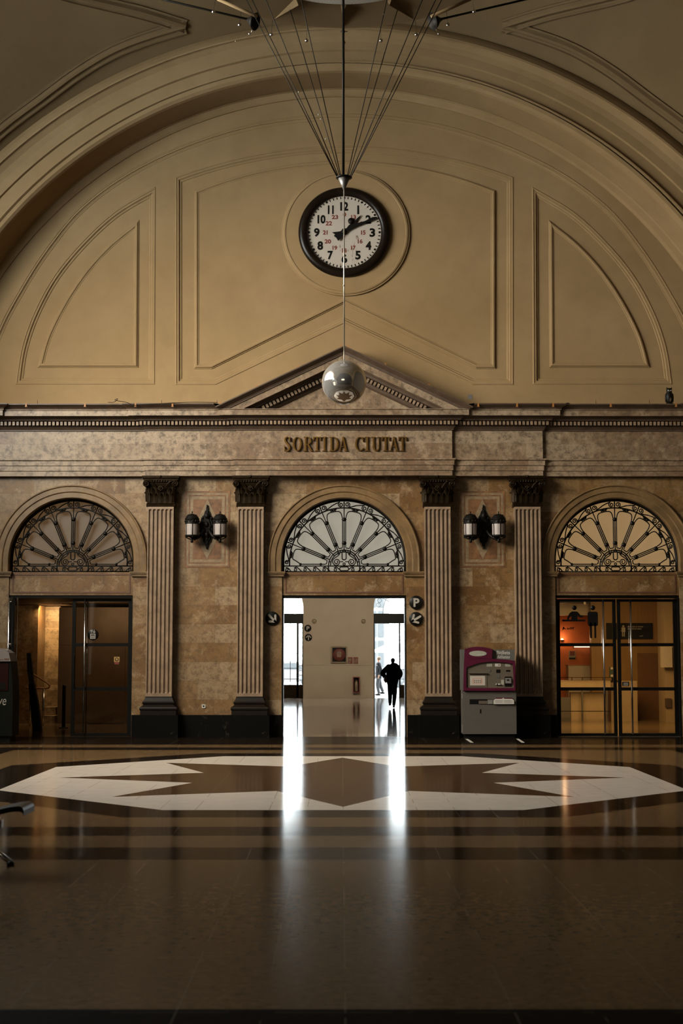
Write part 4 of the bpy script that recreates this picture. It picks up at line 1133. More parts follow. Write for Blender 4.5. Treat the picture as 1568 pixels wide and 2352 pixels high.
# ================================================================== WALL LAMPS
M['lampglass'] = plain('frosted_lamp_glass', (0.42, 0.36, 0.335), 0.35, var=0.05)
def make_lamp():
    t = thing('lantern_lamp', '', 'lamp')
    # local: origin at the centre of the back plate, wall plane y=0
    mb = MB()
    out = [(0, 0.47), (0.03, 0.44), (0.02, 0.40), (0.055, 0.36), (0.075, 0.28), (0.13, 0.22), (0.15, 0.13), (0.19, 0.06), (0.17, -0.02), (0.18, -0.10), (0.14, -0.18), (0.10, -0.26), (0.085, -0.34), (0.04, -0.38), (0.035, -0.44), (0, -0.48)]
    full = out + [(-x, z) for x, z in out[::-1][1:-1]]
    mb.prism(full, -0.05, 0)
    mb.prism([(x*0.75, z*0.85) for x, z in full], -0.09, -0.04)
    mb.prism([(x*0.45, z*0.65) for x, z in full], -0.13, -0.08)
    for z in (0.25, 0.05, -0.18): mb.ball((0, -0.13, z), 0.05, 10, 6, (1, 0.8, 1.4))
    for s in (-1, 1):
        for z in (0.2, 0.02, -0.15): mb.ball((s*0.10, -0.08, z), 0.035, 8, 5)
    mb.ball((0, -0.04, 0.48), 0.022, 8, 6, (1, 1, 1.8)); mb.ball((0, -0.04, -0.48), 0.022, 8, 6, (1, 1, 1.5))
    obj('back_plate', mb, M['iron'], t)
    for s in (-1, 1):
        mb = MB(); a = (s*0.325, -0.30)
        pts = smooth_path([(s*0.04, -0.10, -0.05), (s*0.12, -0.20, -0.19), (s*0.22, -0.26, -0.27), (s*0.30, -0.30, -0.25), (s*0.325, -0.30, -0.18), (s*0.325, -0.30, -0.12)], 5)
        mb.tube(pts, [0.040-0.012*abs(i/len(pts)-0.4) for i in range(len(pts))], 8)
        for p in ((s*0.26, -0.28, -0.31), (s*0.36, -0.30, -0.24), (s*0.24, -0.26, -0.19)): mb.ball(p, 0.022, 7, 5)
        pts = [(s*(0.255+0.045*cos(j*0.7)*(1-j/14)), -0.30, -0.16+0.045*sin(j*0.7)*(1-j/14)) for j in range(11)]
        mb.tube(pts, 0.011, 6)
        obj('bracket_arm', mb, M['iron'], t)
        c = (s*0.32, -0.30, 0)
        l = bpy.data.objects.new('lantern', None); COL.objects.link(l); l.parent = t; l.location = c
        mb = MB()
        mb.lathe([(0.0, 0.345), (0.006, 0.34), (0.016, 0.325), (0.018, 0.315), (0.008, 0.295), (0.012, 0.285), (0.05, 0.275), (0.075, 0.26), (0.085, 0.262), (0.12, 0.235), (0.145, 0.20), (0.155, 0.175), (0.168, 0.172), (0.168, 0.158), (0.160, 0.15), (0.158, 0.07), (0.163, 0.065), (0.163, 0.05), (0.14, 0.05)], (0, 0, 0), 28)
        for k in range(14):
            a_ = 2*pi*k/14; mb.ball((0.157*cos(a_), 0.157*sin(a_), 0.11), 0.02, 6, 4, (1, 1, 1.5))
        for k in range(10):
            a_ = 2*pi*k/10; mb.ball((0.10*cos(a_), 0.10*sin(a_), 0.253), 0.012, 6, 4)
        obj('cap', mb, M['iron'], l)
        mb = MB().lathe([(0.150, 0.06), (0.148, -0.09), (0.143, -0.215)], (0, 0, 0), 28); obj('shade', mb, M['lampglass'], l)
        mb = MB()
        for k in range(6):
            a_ = radians(-82+60*k); mb.tube([(0.155*cos(a_), 0.155*sin(a_), 0.06), (0.149*cos(a_), 0.149*sin(a_), -0.22)], 0.008, 6)
        mb.lathe([(0.13, -0.205), (0.158, -0.205), (0.165, -0.225), (0.155, -0.245), (0.11, -0.25), (0.05, -0.262), (0.02, -0.28)], (0, 0, 0), 28)
        for k in range(6):
            a_ = radians(-82+60*k)
            p0 = (0.155*cos(a_), 0.155*sin(a_), -0.245); p1 = (0.10*cos(a_), 0.10*sin(a_), -0.285); p2 = (0.03*cos(a_), 0.03*sin(a_), -0.30)
            mb.tube(smooth_path([p0, p1, p2], 3), 0.010, 5); mb.ball((0.155*cos(a_), 0.155*sin(a_), -0.262), 0.014, 6, 4)
        mb.lathe([(0.02, -0.28), (0.04, -0.30), (0.03, -0.34), (0.035, -0.37), (0.0, -0.39)], (0, 0, 0), 12)
        obj('cage', mb, M['iron'], l)
    return t
lamp = make_lamp()
for k, (px, lab) in enumerate(((474, 'black two-lantern wall lamp on the inlaid panel left of the centre doorway'), (1111.5, 'black two-lantern wall lamp on the inlaid panel above the ticket machine'))):
    o = lamp if k == 0 else copy_tree(lamp)
    o.location = (ax(px, WY-0.2, 1200), WY, az(1210, WY-0.1)); o['label'] = lab; o['group'] = 'wall lamps with paired lanterns'

# ================================================================== ROUND SIGNS
def disc_sign(name, px, py, rpx, Y, label, draw, cat='sign', mat='signblack'):
    x, z = at(px, py, Y); r = rpx*Y/3400
    w = thing(name, label, cat, (x, Y, z), group=None)
    obj('disc', MB().lathe([(0, -0.02), (r*0.97, -0.02), (r, -0.015), (r, 0)], (0, 0, 0), 40, 'y'), M[mat], w)
    mb = draw(r)
    if mb: obj('symbol', mb, M['signwhite'], w, label='pale symbol')
    return w
def arrow_mb(ang, r, w=0.30):
    """arrow pointing along ang (degrees) with round ends"""
    mb = MB(); d = Vector((cos(radians(ang)), sin(radians(ang)))); q = Vector((-d.y, d.x)); tip = d*r*0.62; h = r*w/2
    def bar(a, b):
        dd = (b-a).normalized(); qq = Vector((-dd.y, dd.x)); pts = []
        for k in range(9): an = pi/2+pi*k/8; pts.append(a + dd*cos(an)*h + qq*sin(an)*h)
        for k in range(9): an = -pi/2+pi*k/8; pts.append(b + dd*cos(an)*h + qq*sin(an)*h)
        mb.prism(pts, -0.026, -0.019)
    bar(-d*r*0.70, tip*0.9)
    for s in (-1, 1): bar(tip, tip - d*r*0.62 + q*s*r*0.62)
    return mb
disc_sign('arrow_sign', 625, 1420.5, 16, 33.98, 'round black sign with white arrow pointing down and right, left of the centre doorway', lambda r: arrow_mb(-45, r))
disc_sign('arrow_sign', 955, 1421.5, 16, 33.98, 'round black sign with white arrow pointing down and left, right of the centre doorway', lambda r: arrow_mb(-150, r, 0.30))
disc_sign('parking_sign', 955.5, 1384, 16, 33.98, 'round black sign with white letter P above the arrow, right of the centre doorway', lambda r: text_mb('P', -r*0.40, r*0.45, -r*0.62, r*0.62, -0.019, 0.006, 0.035))
disc_sign('parking_sign', 706.8, 1443, 8, 62.98, 'small round letter P sign on the beige vestibule wall', lambda r: text_mb('P', -r*0.40, r*0.45, -r*0.55, r*0.55, -0.019, 0.006, 0.03))
disc_sign('arrow_sign', 708.2, 1464, 8.2, 62.98, 'small round sign with arrow pointing up on the beige vestibule wall', lambda r: arrow_mb(90, r, 0.26))
for px, lab in ((721.5, 'left round grey wall vent high on the vestibule wall'), (834.5, 'right round grey wall vent high on the vestibule wall')):
    x, z = at(px, 1427, VY); tag(obj('air_vent', MB().lathe([(0, -0.03), (0.085, -0.03), (0.10, -0.015), (0.10, 0)], (x, VY, z), 20, 'y'), M['palestone']), lab, 'vent', 'round wall vents')

# fire equipment on the vestibule wall
def bx_at(px0, px1, py0, py1, Y, d, mb=None, d1=0.0):
    mb = mb or MB(); x0, z1 = at(px0, py0, Y); x1, z0 = at(px1, py1, Y)
    return mb.box(x0, x1, Y-d, Y-d1, z0, z1)
hy = VY-0.07
w = thing('fire_hose_cabinet', 'square fire hose cabinet with round red reel on the vestibule wall', 'fire hose', (*[at(778.5, 1523, VY)[0]], VY, at(778.5, 1523, VY)[1]))
x0, z1 = at(760, 1484.5, VY); x1, z0 = at(797, 1523, VY); t_ = 0.055
obj('surround', MB().prism([(x0, z0), (x1, z0), (x1, z1), (x0, z1)], VY-0.08, VY, holes=[[(x0+t_, z0+t_), (x1-t_, z0+t_), (x1-t_, z1-t_), (x0+t_, z1-t_)]]), M['palestone'], w, True)
obj('box', MB().box(x0+t_, x1-t_, VY-0.05, VY, z0+t_, z1-t_), M['frame'], w, True)
xc, zc_ = (x0+x1)/2, (z0+z1)/2
obj('reel', MB().lathe([(0, -0.09), (0.25, -0.085), (0.27, -0.05)], (xc, VY, zc_), 32, 'y'), plain('dark_red_reel', (0.13, 0.018, 0.008), 0.5), w, True)
mb = MB().box(xc-0.085, xc+0.085, VY-0.10, VY-0.09, zc_-0.10, zc_+0.10); obj('instruction_label', mb, M['palestone'], w, True)
mb = MB()
for k in range(4): mb.box(xc-0.06, xc+0.06, VY-0.104, VY-0.10, zc_-0.07+0.04*k, zc_-0.055+0.04*k)
obj('print_lines', mb, M['red'], w, True)
for k, (a, b, lab) in enumerate(((799, 809.5, 'small red fire hose pictogram sign beside the hose cabinet'), (811.5, 822, 'small red fire extinguisher pictogram sign, further from the hose cabinet'))):
    x, z = at(a, 1525, VY); w = thing('fire_sign', lab, 'sign', (x, VY, z), group='small red fire signs')
    obj('plate', bx_at(a, b, 1509.5, 1525, VY, 0.02), M['red'], w, True)
    mb = MB(); x0, z1 = at(a, 1509.5, VY); x1, z0 = at(b, 1525, VY); ww = x1-x0; hh = z1-z0
    if k == 0:
        mb.lathe([(0, -0.024), (0.06, -0.024)], ((x0+x1)/2-0.01, VY, z0+hh*0.62), 14, 'y'); mb.box(x0+ww*0.2, x0+ww*0.45, VY-0.024, VY-0.02, z0+hh*0.12, z0+hh*0.35)
    else:
        mb.box(x0+ww*0.2, x0+ww*0.42, VY-0.024, VY-0.02, z0+hh*0.15, z0+hh*0.6); mb.box(x0+ww*0.25, x0+ww*0.37, VY-0.024, VY-0.02, z0+hh*0.62, z0+hh*0.8); mb.box(x0+ww*0.6, x0+ww*0.8, VY-0.024, VY-0.02, z0+hh*0.2, z0+hh*0.8)
    obj('pictogram', mb, M['palestone'], w, True)
x, z = at(818, 1591, VY)
w = thing('fire_extinguisher_cabinet', 'narrow dark red extinguisher cabinet low on the vestibule wall', 'fire extinguisher', (x, VY-0.06, z))
x0, z1 = at(810, 1554.5, VY); x1, z0 = at(826, 1591, VY); t_ = 0.035
obj('case', MB().prism([(x0, z0), (x1, z0), (x1, z1), (x0, z1)], VY-0.22, VY-0.06, holes=[[(x0+t_, z0+t_), (x1-t_, z0+t_), (x1-t_, z1-t_), (x0+t_, z1-t_)]]), M['red'], w, True)
obj('back', MB().box(x0, x1, VY-0.10, VY-0.06, z0, z1), M['frame'], w, True)
mb = MB().lathe([(0, 0), (0.065, 0), (0.07, 0.02), (0.07, 0.36), (0.045, 0.42), (0.02, 0.44), (0.02, 0.48), (0, 0.48)], ((x0+x1)/2, VY-0.155, z0+0.06), 14)
obj('cylinder', mb, M['palestone'], w, True)

# power socket
x, z = at(467.5, 1622, 33.99)
w = thing('power_socket', 'small white power socket on the marble between the left pilasters', 'socket', (x, WY, z))
obj('plate', MB().rbox(-0.042, 0.042, -0.018, 0, -0.042, 0.042, 0.01), M['white'], w)
obj('recess', MB().lathe([(0, -0.022), (0.020, -0.022), (0.020, -0.017)], (0, 0, 0), 16, 'y'), M['signblack'], w)

# ================================================================== LETTERING  SORTIDA CIUTAT
LY = EY
def letter(ch, px0, px1):
    x0, zt = at(640+px0/5.058, 960+222/5.058, LY); x1, zb_ = at(640+px1/5.058, 960+387/5.058, LY)
    w = x1-x0; h = zt-zb_; TK, TN, SF = 0.040, 0.015, 0.014; y0, y1 = LY-0.05, LY+0.001
    class LMB(MB):
        def prism(q, o_, a, b, **k):
            q.cnt = getattr(q, 'cnt', 0)+1
            return MB.prism(q, o_, a-0.0004*q.cnt, b, **k)
    mb = LMB(); P = lambda u, v: (x0+u*w, zb_+v*h)
    def rib(pts, ws): mb.ribbon([P(*p) for p in pts], ws, y0, y1)
    def serif(u, v, half=0.055): mb.prism([(x0+u*w-half, zb_+v*h-(0 if v < 0.5 else SF)), (x0+u*w+half, zb_+v*h-(0 if v < 0.5 else SF)), (x0+u*w+half*0.8, zb_+v*h+(SF if v < 0.5 else 0)), (x0+u*w-half*0.8, zb_+v*h+(SF if v < 0.5 else 0))], y0, y1)
    def ell(cx, cy, rx, ry, a0, a1, n=18):
        pts = []; ws = []
        for k in range(n+1):
            a = radians(a0+(a1-a0)*k/n); pts.append((cx+rx*cos(a), cy+ry*sin(a))); ws.append(TN+(TK-TN)*abs(cos(a))**1.3)
        rib(pts, ws)
    if ch == 'I': rib([(0.5, 0), (0.5, 1)], TK); serif(0.5, 0); serif(0.5, 1)
    elif ch == 'O': ell(0.5, 0.5, 0.5-TK/2/w, 0.5-TN/2/h, 0, 360, 32)
    elif ch == 'C':
        ell(0.56, 0.5, 0.56-TK/2/w, 0.5-TN/2/h, 52, 308, 26)
        mb.prism([P(0.80, 0.98), P(1, 0.98), P(1, 0.66), P(0.93, 0.66)], y0, y1)
        rib([(0.86, 0.10), (0.97, 0.22)], [TN*1.3, TN])
    elif ch == 'U':
        u0 = 0.20; rib([(u0, 1), (u0, 0.30)], TK); rib([(0.84, 1), (0.84, 0.30)], TN*1.1); serif(u0, 1, 0.05); serif(0.84, 1, 0.036)
        pts = []; ws = []
        for k in range(15):
            a = pi+pi*k/14; pts.append((0.52+0.32*cos(a), 0.30+0.27*sin(a))); ws.append(TK+(TN-TK)*k/14)
        rib(pts, ws)
    elif ch == 'T':
        rib([(0.5, 0), (0.5, 1)], TK); serif(0.5, 0); mb.prism([P(0.02, 1), P(0.98, 1), P(0.98, 0.93), P(0.02, 0.93)], y0, y1)
        for s in (0, 1): mb.prism([P(s, 1), P(abs(s-0.20), 0.93), P(abs(s-0.05), 0.72), P(s, 0.72)], y0, y1)
    elif ch == 'D':
        u0 = 0.20; rib([(u0, 0), (u0, 1)], TK); serif(u0, 0, 0.045); serif(u0, 1, 0.045)
        pts = [(u0, 1-TN/2/h), (0.45, 1-TN/2/h)]; ws = [TN, TN]
        for k in range(1, 16): a = pi/2-pi*k/16; pts.append((0.45+(0.55-TK/2/w)*cos(a), 0.5+(0.5-TN/2/h)*sin(a))); ws.append(TN+(TK-TN)*cos(a)**1.2)
        rib(pts+[(0.45, TN/2/h), (u0, TN/2/h)], ws+[TN, TN])
    elif ch == 'R':
        u0 = 0.20; rib([(u0, 0), (u0, 1)], TK); serif(u0, 0, 0.045); serif(u0, 1, 0.045)
        pts = [(u0, 1-TN/2/h), (0.42, 1-TN/2/h)]; ws = [TN, TN]
        for k in range(1, 12): a = pi/2-pi*k/12; pts.append((0.42+(0.46-TK/2/w)*cos(a), 0.735+(0.265-TN/2/h)*sin(a))); ws.append(TN+(TK-TN)*cos(a)**1.2)
        rib(pts+[(0.42, 0.47), (u0, 0.47)], ws+[TN, TN]); rib([(0.46, 0.48), (0.70, 0.20), (0.88, 0.015)], [TK*0.8, TK, TK]); serif(0.90, 0, 0.03)
    elif ch == 'A':
        rib([(0.12, 0), (0.49, 0.98)], TN*1.1); rib([(0.46, 1.0), (0.82, 0)], TK); rib([(0.24, 0.32), (0.70, 0.32)], TN); serif(0.13, 0, 0.032); serif(0.82, 0, 0.042)
    elif ch == 'S':
        pts = smooth_path([(0.86, 0.74), (0.82, 0.90), (0.52, 0.985), (0.22, 0.90), (0.16, 0.74), (0.34, 0.59), (0.62, 0.45), (0.84, 0.28), (0.76, 0.09), (0.46, 0.015), (0.16, 0.10), (0.10, 0.26)], 4)
        n = len(pts); rib(pts, [TN+(TK-TN)*max(0, sin(pi*min(1, max(0, (k/n-0.12)/0.76))))**0.8 for k in range(n)])
        mb.prism([P(0.82, 0.98), P(0.97, 0.98), P(0.97, 0.68), P(0.90, 0.68)], y0, y1); mb.prism([P(0.05, 0.02), P(0.18, 0.02), P(0.10, 0.34), P(0.05, 0.34)], y0, y1)
    return mb
LT = thing('raised_lettering', 'brass raised lettering SORTIDA CIUTAT on the marble frieze over the centre door', 'lettering', (XC, LY, e(1036)))
for ch, a, b in (('S',62,135),('O',163,265),('R',292,390),('T',400,490),('I',507,557),('D',590,693),('A',697,800),('C',885,982),('I',1000,1052),('U',1080,1178),('T',1192,1286),('A',1283,1392),('T',1388,1482)):
    obj('letter', letter(ch, a, b), M['brass'], LT, True)

# ================================================================== CLOCK
cx_, cz_ = at(790.5, 531.5, 33.8)
ck = thing('round_clock', 'large round wall clock with black rim, white dial and red inner hours', 'clock', (cx_, WY-0.088, cz_))
obj('rim', MB().lathe([(0.86, -0.055), (0.868, -0.09), (0.90, -0.12), (0.96, -0.135), (1.01, -0.125), (1.055, -0.10), (1.075, -0.06), (1.065, 0.0)], (0, 0, 0), 72, 'y'), plain('black_brown_lacquered_rim', (0.012, 0.007, 0.004), 0.30, 0, 0.3, 5), ck)
t = NT('worn_white_dial'); f = t.noise(9, 6, 0.75)
mp = t.n('ShaderNodeMapping'); t.t.links.new(t.co(), mp.inputs[0]); mp.inputs['Scale'].default_value = (14, 1, 3.2)
g = t.noise(1.3, 5, 0.7, vec=mp.outputs[0]); sx = t.n('ShaderNodeSeparateXYZ'); t.t.links.new(t.co(), sx.inputs[0])
reg = t.m('MULTIPLY', t.m('LESS_THAN', sx.outputs[2], -0.08), t.m('LESS_THAN', t.m('ABSOLUTE', t.m('SUBTRACT', sx.outputs[0], 0.10)), 0.24))
sp = t.m('MULTIPLY', reg, t.m('GREATER_THAN', g, 0.60))
t.base(t.mix(t.m('MULTIPLY', sp, 0.75), t.mix(f, (0.52, 0.45, 0.37), (0.62, 0.54, 0.46)), (0.13, 0.075, 0.035))).rough(0.45)
dl = obj('dial', MB().lathe([(0, -0.04), (0.87, -0.04)], (0, 0, 0), 72, 'y'), t.mat, ck)
DY = -0.043; R = 0.862
def bar_at(mb, ang, r0, r1, w, y):
    d = Vector((sin(ang), cos(ang))); q = Vector((d.y, -d.x))
    mb.prism([d*r0-q*w/2, d*r0+q*w/2, d*r1+q*w/2, d*r1-q*w/2], y-0.003, y)
for k in range(60):
    a = 2*pi*k/60; mb = MB()
    if k % 5: bar_at(mb, a, R-0.064, R-0.014, 0.024, DY)
    else: mb.lathe([(0, DY-0.003), (0.027, DY-0.003)], ((R-0.037)*sin(a), 0, (R-0.037)*cos(a)), 12, 'y')
    obj('minute_mark', mb, M['signblack'], ck)
mb = MB(); K = 1/600.0   # photo crop scale: 6.03 px per source px
def cpos(u, v): return ((u-786)*K*0.995, (897-v)*K*0.995)
for s, u, v, wd in (('12', 785, 523, 112), ('1', 982, 573, 26), ('2', 1124, 712, 78), ('3', 1181, 902, 78), ('4', 1126, 1090, 78), ('5', 978, 1228, 76), ('6', 786, 1278, 80), ('7', 588, 1228, 76), ('8', 446, 1090, 80), ('9', 397, 900, 80), ('10', 463, 710, 112), ('11', 594, 572, 82)):
    x, z = cpos(u, v); w_ = wd*K/2; h_ = 63*K
    obj('hour_numeral', text_mb(s, x-w_, x+w_, z-h_, z+h_, DY, 0.002, 0.040), M['signblack'], ck)
mb = MB()
for s, u, v, wd in (('0', 788, 642, 46), ('13', 915, 678, 68), ('14', 1003, 768, 68), ('15', 1053, 902, 64), ('16', 1008, 1028, 66), ('17', 913, 1122, 66), ('18', 785, 1160, 64), ('19', 652, 1122, 66), ('20', 553, 1030, 90), ('21', 517, 900, 64), ('22', 567, 768, 90), ('23', 653, 678, 90)):
    x, z = cpos(u, v); w_ = wd*K/2; h_ = 31*K
    obj('inner_numeral', text_mb(s, x-w_, x+w_, z-h_, z+h_, DY, 0.002, 0.036), M['red'], ck, label='small red numeral')
def hand(pts, y, name):
    mb = MB().prism([cpos(*p) for p in pts], y-0.02, y); return mb
mn = hand([(790, 880), (900, 800), (1000, 765), (1075, 745), (1130, 715), (1180, 690), (1240, 682), (1250, 705), (1210, 722), (1160, 745), (1090, 772), (960, 822), (850, 880), (800, 915), (760, 960), (700, 1030), (672, 985), (640, 960), (655, 935), (615, 908), (700, 898)], -0.085, 'm')
obj('minute_hand', mn, M['iron'], ck)
hh = hand([(740, 880), (765, 850), (815, 845), (850, 800), (895, 770), (935, 735), (965, 700), (1028, 650), (985, 715), (955, 755), (965, 775), (905, 810), (850, 850), (810, 900), (770, 930), (735, 910)], -0.06, 'h')
hh.lathe([(0, -0.08), (45*K, -0.08), (45*K, -0.06)], (cpos(883, 740)[0], 0, cpos(883, 740)[1]), 20, 'y')
obj('hour_hand', hh, M['iron'], ck)
obj('hub', MB().lathe([(0, -0.12), (0.05, -0.115), (0.065, -0.09), (0.065, -0.04)], (0, 0, 0), 16, 'y'), M['iron'], ck)

# ================================================================== PENDULUM, CONE AND CANOPY
PX, PYY = 0.041, 23.0
pn = thing('pendulum_ball', 'polished steel ball hanging on a long rod in front of the pediment', 'pendulum', (PX, PYY, 5.80))
r = (az(827.5, 22.9)-az(929, 22.9))/2; bz = az(878.2, 23)
t = NT('polished_steel_with_dust'); f = t.noise(14, 6, 0.75); g = t.noise(2.2, 4)
t.base(t.mix(g, (1.15, 1.1, 1.05), (1.4, 1.36, 1.32))).metal(0.84)
t.rough(t.m('ADD', 0.035, t.m('MULTIPLY', t.m('GREATER_THAN', f, 0.64), 0.20)))
obj('ball', MB().ball((PX, PYY, bz), r, 64, 40), t.mat, pn, True)
rod = MB(); zc0 = az(436, 23)
rod.tube([(PX, PYY, bz+r-0.01), (PX, PYY, zc0+0.02)], 0.0115, 10)
obj('rod', rod, M['rodlight'], pn, True, label='thin pale rod')
cn = thing('cable_cone', 'small grey metal cone gathering the cables above the clock', 'cone', (PX, PYY, zc0))
zt = az(408.5, 23)
obj('cone', MB().lathe([(0.0, 0), (0.012, 0.0), (0.098, zt-zc0), (0.06, zt-zc0+0.005), (0, zt-zc0+0.005)], (PX, PYY, zc0), 28), M['zinc'], cn, True)
obj('collar', MB().lathe([(0.09, 0), (0.125, 0.005), (0.130, 0.016), (0.122, 0.028), (0.06, 0.035), (0, 0.036)], (PX, PYY, zt-0.012), 28), M['frame'], cn, True)
CZ = 13.01; CR = 2.5
def cab(name, a, b, r_, label, group=None, mat='cable'):
    o = obj(name, MB().tube([a, b], r_, 6), M[mat]); return tag(o, label, 'cable', group)
tag(obj('hanging_rod', MB().tube([(PX-0.012, PYY, zt), (PX-0.012, PYY, 13.4)], 0.021, 8), M['cable']), 'thick dark vertical rod from the canopy down to the cone', 'rod')
order = ['nearest the rod', 'second from the rod', 'third from the rod', 'fourth from the rod', 'outermost']
for s, sd in ((-1, 'left'), (1, 'right')):
    for ang in (60, 30, 0, -30, -60):
        k = {-60: 0, 60: 1, -30: 2, 30: 3, 0: 4}[ang]
        a = radians(ang); b = (PX+s*1.9*cos(a), PYY+1.9*sin(a), 13.05)
        st = Vector((PX+s*0.11*cos(a), PYY+0.11*sin(a), zt+0.012))
        c = cab('suspension_cable', tuple(st), b, 0.0078, 'thin dark cable %s on the %s side, fanning up from the cone' % (order[k], sd), 'cables fanning up from the cone')
# little clamps on the cables
for px, py in ((541, 95), (686, 211), (731, 263), (736, 273), (748, 319), (881, 33), (821, 308), (789, 656)):
    x, z = at(px, py, 22.9)
    tag(obj('cable_clamp', MB().ball((x, 22.9, z), 0.012, 8, 6), M['rodlight']), {541: 'tiny bright clamp high on the left cables', 686: 'tiny bright clamp halfway up the left cables', 731: 'upper clamp of a close pair on the left cables', 736: 'lower clamp of a close pair on the left cables', 748: 'tiny bright clamp lowest on the left cables', 881: 'tiny bright clamp highest on the right cables', 821: 'tiny bright clamp lowest on the right cables', 789: 'tiny joint on the pale rod below the clock'}[px], 'clamp', 'tiny bright clamps on the cables')

ca = thing('hanging_canopy', 'round pale ribbed canopy hanging from the dome at the top of the picture', 'canopy', (PX, PYY, CZ))
mb = MB(); n = 96; v = []; f = []
for k in range(n):
    a = 2*pi*k/n
    for r_, z in ((1.56, 0.02), (1.60, 0.03), (2.42, 0.0), (CR, 0.0), (CR, 0.05), (2.2, 0.42), (0.3, 0.55)): v.append((PX+r_*cos(a), PYY+r_*sin(a), CZ+z))
for k in range(n):
    for j in range(6): f.append((k*7+j, ((k+1) % n)*7+j, ((k+1) % n)*7+j+1, k*7+j+1))
mb.add(v, f, False); obj('shell', mb, M['vault'], ca, True)  # shell and ribs take the shade-darkened plaster so they look less lit
for k in range(12):
    a = pi/2 + k*pi/6; d = Vector((cos(a), sin(a), 0)); q = Vector((-d.y, d.x, 0)); c = Vector((PX, PYY, CZ))
    P = [c+d*CR*0.985, c+d*1.55+q*0.055+Vector((0,0,0.02)), c+d*1.55-q*0.055+Vector((0,0,0.02)), c+d*1.55+Vector((0,0,-0.10))]
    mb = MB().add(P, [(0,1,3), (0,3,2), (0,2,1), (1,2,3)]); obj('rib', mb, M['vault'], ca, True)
M['speckle'] = plain('speckled_white_plaster', (0.62, 0.56, 0.47), 0.8, var=0.5, scale=45)
obj('inner_disc', MB().lathe([(0, 0.0), (1.50, 0.0), (1.56, 0.03), (1.56, 0.08)], (PX, PYY, CZ-0.01), 96), M['speckle'], ca, True, label='speckled white central disc')
obj('stem', MB().tube([(PX, PYY, CZ+0.5), (PX, PYY, 19.8)], 0.10, 12), M['frame'], ca, True)
pos_words = {90: 'straight behind the rod', 75: 'first beside the rod', 60: 'second beside the rod', 45: 'third beside the rod', 30: 'fourth beside the rod', 15: 'fifth beside the rod'}
for deg in range(15, 166, 15):
    a = radians(deg); x, y = PX+2.56*cos(a), PYY+2.56*sin(a)
    side = '' if deg == 90 else (' on the right' if deg < 90 else ' on the left'); dd = deg if deg <= 90 else 180-deg
    w = thing('hanging_ball', 'small steel ball hanging from the canopy rim, %s%s' % (pos_words[dd], side), 'ball', (x, y, CZ-0.27), group='small steel balls around the canopy rim')
    obj('ball', MB().ball((0, 0, 0.03), 0.033, 14, 10), M['steel'], w); obj('wire', MB().tube([(0, 0, 0.06), (-0.05*cos(a), -0.05*sin(a), 0.29)], 0.003, 5), M['cable'], w)
tag(obj('crossbar', MB().tube([(PX-0.055, PYY, az(72.5, 23)), (PX+0.055, PYY, az(72.5, 23))], 0.007, 6).ball((PX-0.012, PYY, az(72.5, 23)), 0.03, 10, 6), M['cable']), 'tiny dark crossbar on the thick rod just below the canopy', 'crossbar')
# stay rods with dark cup ends reaching out to both sides
for s, sd in ((-1, 'left'), (1, 'right')):
    Y1 = 24.6; p1 = at(790+s*213, 46, Y1); p2 = at(790+s*420, -2, Y1+0.6); p3 = at(790+s*600, -50, Y1+0.8)
    w = thing('stay_rod', 'dark stay rod with a round cup end running up to the %s from the canopy' % sd, 'stay rod', (p1[0], Y1, p1[1]), group='stay rods beside the canopy')
    obj('bar', MB().tube([(p1[0], Y1, p1[1]), (p2[0], Y1+0.6, p2[1]), (p3[0], Y1+0.8, p3[1])], 0.020, 8), M['cable'], w, True)
    d = Vector((p2[0]-p1[0], 0.6, p2[1]-p1[1])).normalized(); Mx = Matrix.Translation((p1[0]+s*-0.05, Y1, p1[1]-0.02)) @ d.to_track_quat('Z', 'Y').to_matrix().to_4x4()
    obj('cup', MB().lathe([(0.02, 0.16), (0.05, 0.10), (0.11, 0.04), (0.155, -0.03), (0.145, -0.03), (0.10, 0.02), (0.0, 0.05)], (0, 0, 0), 24, M=Mx), M['cable'], w, True)
    mb = MB().tube([(p1[0]-s*0.04, Y1, p1[1]-0.1), (p1[0]-s*0.0, Y1, p1[1]-0.22)], 0.003, 5); mb.ball((p1[0]+s*0.03, Y1, p1[1]-0.245), 0.022, 10, 8); obj('pendant', mb, M['steel'], w, True)
    q1 = at(790+s*200, 38, Y1-0.3); q2 = at(790+s*290, -2, Y1-0.2)
    obj('sleeve', MB().tube([(q1[0], Y1-0.3, q1[1]), (q2[0], Y1-0.2, q2[1])], 0.03, 8), M['plaster'], w, True, label='pale plaster-coloured sleeve')

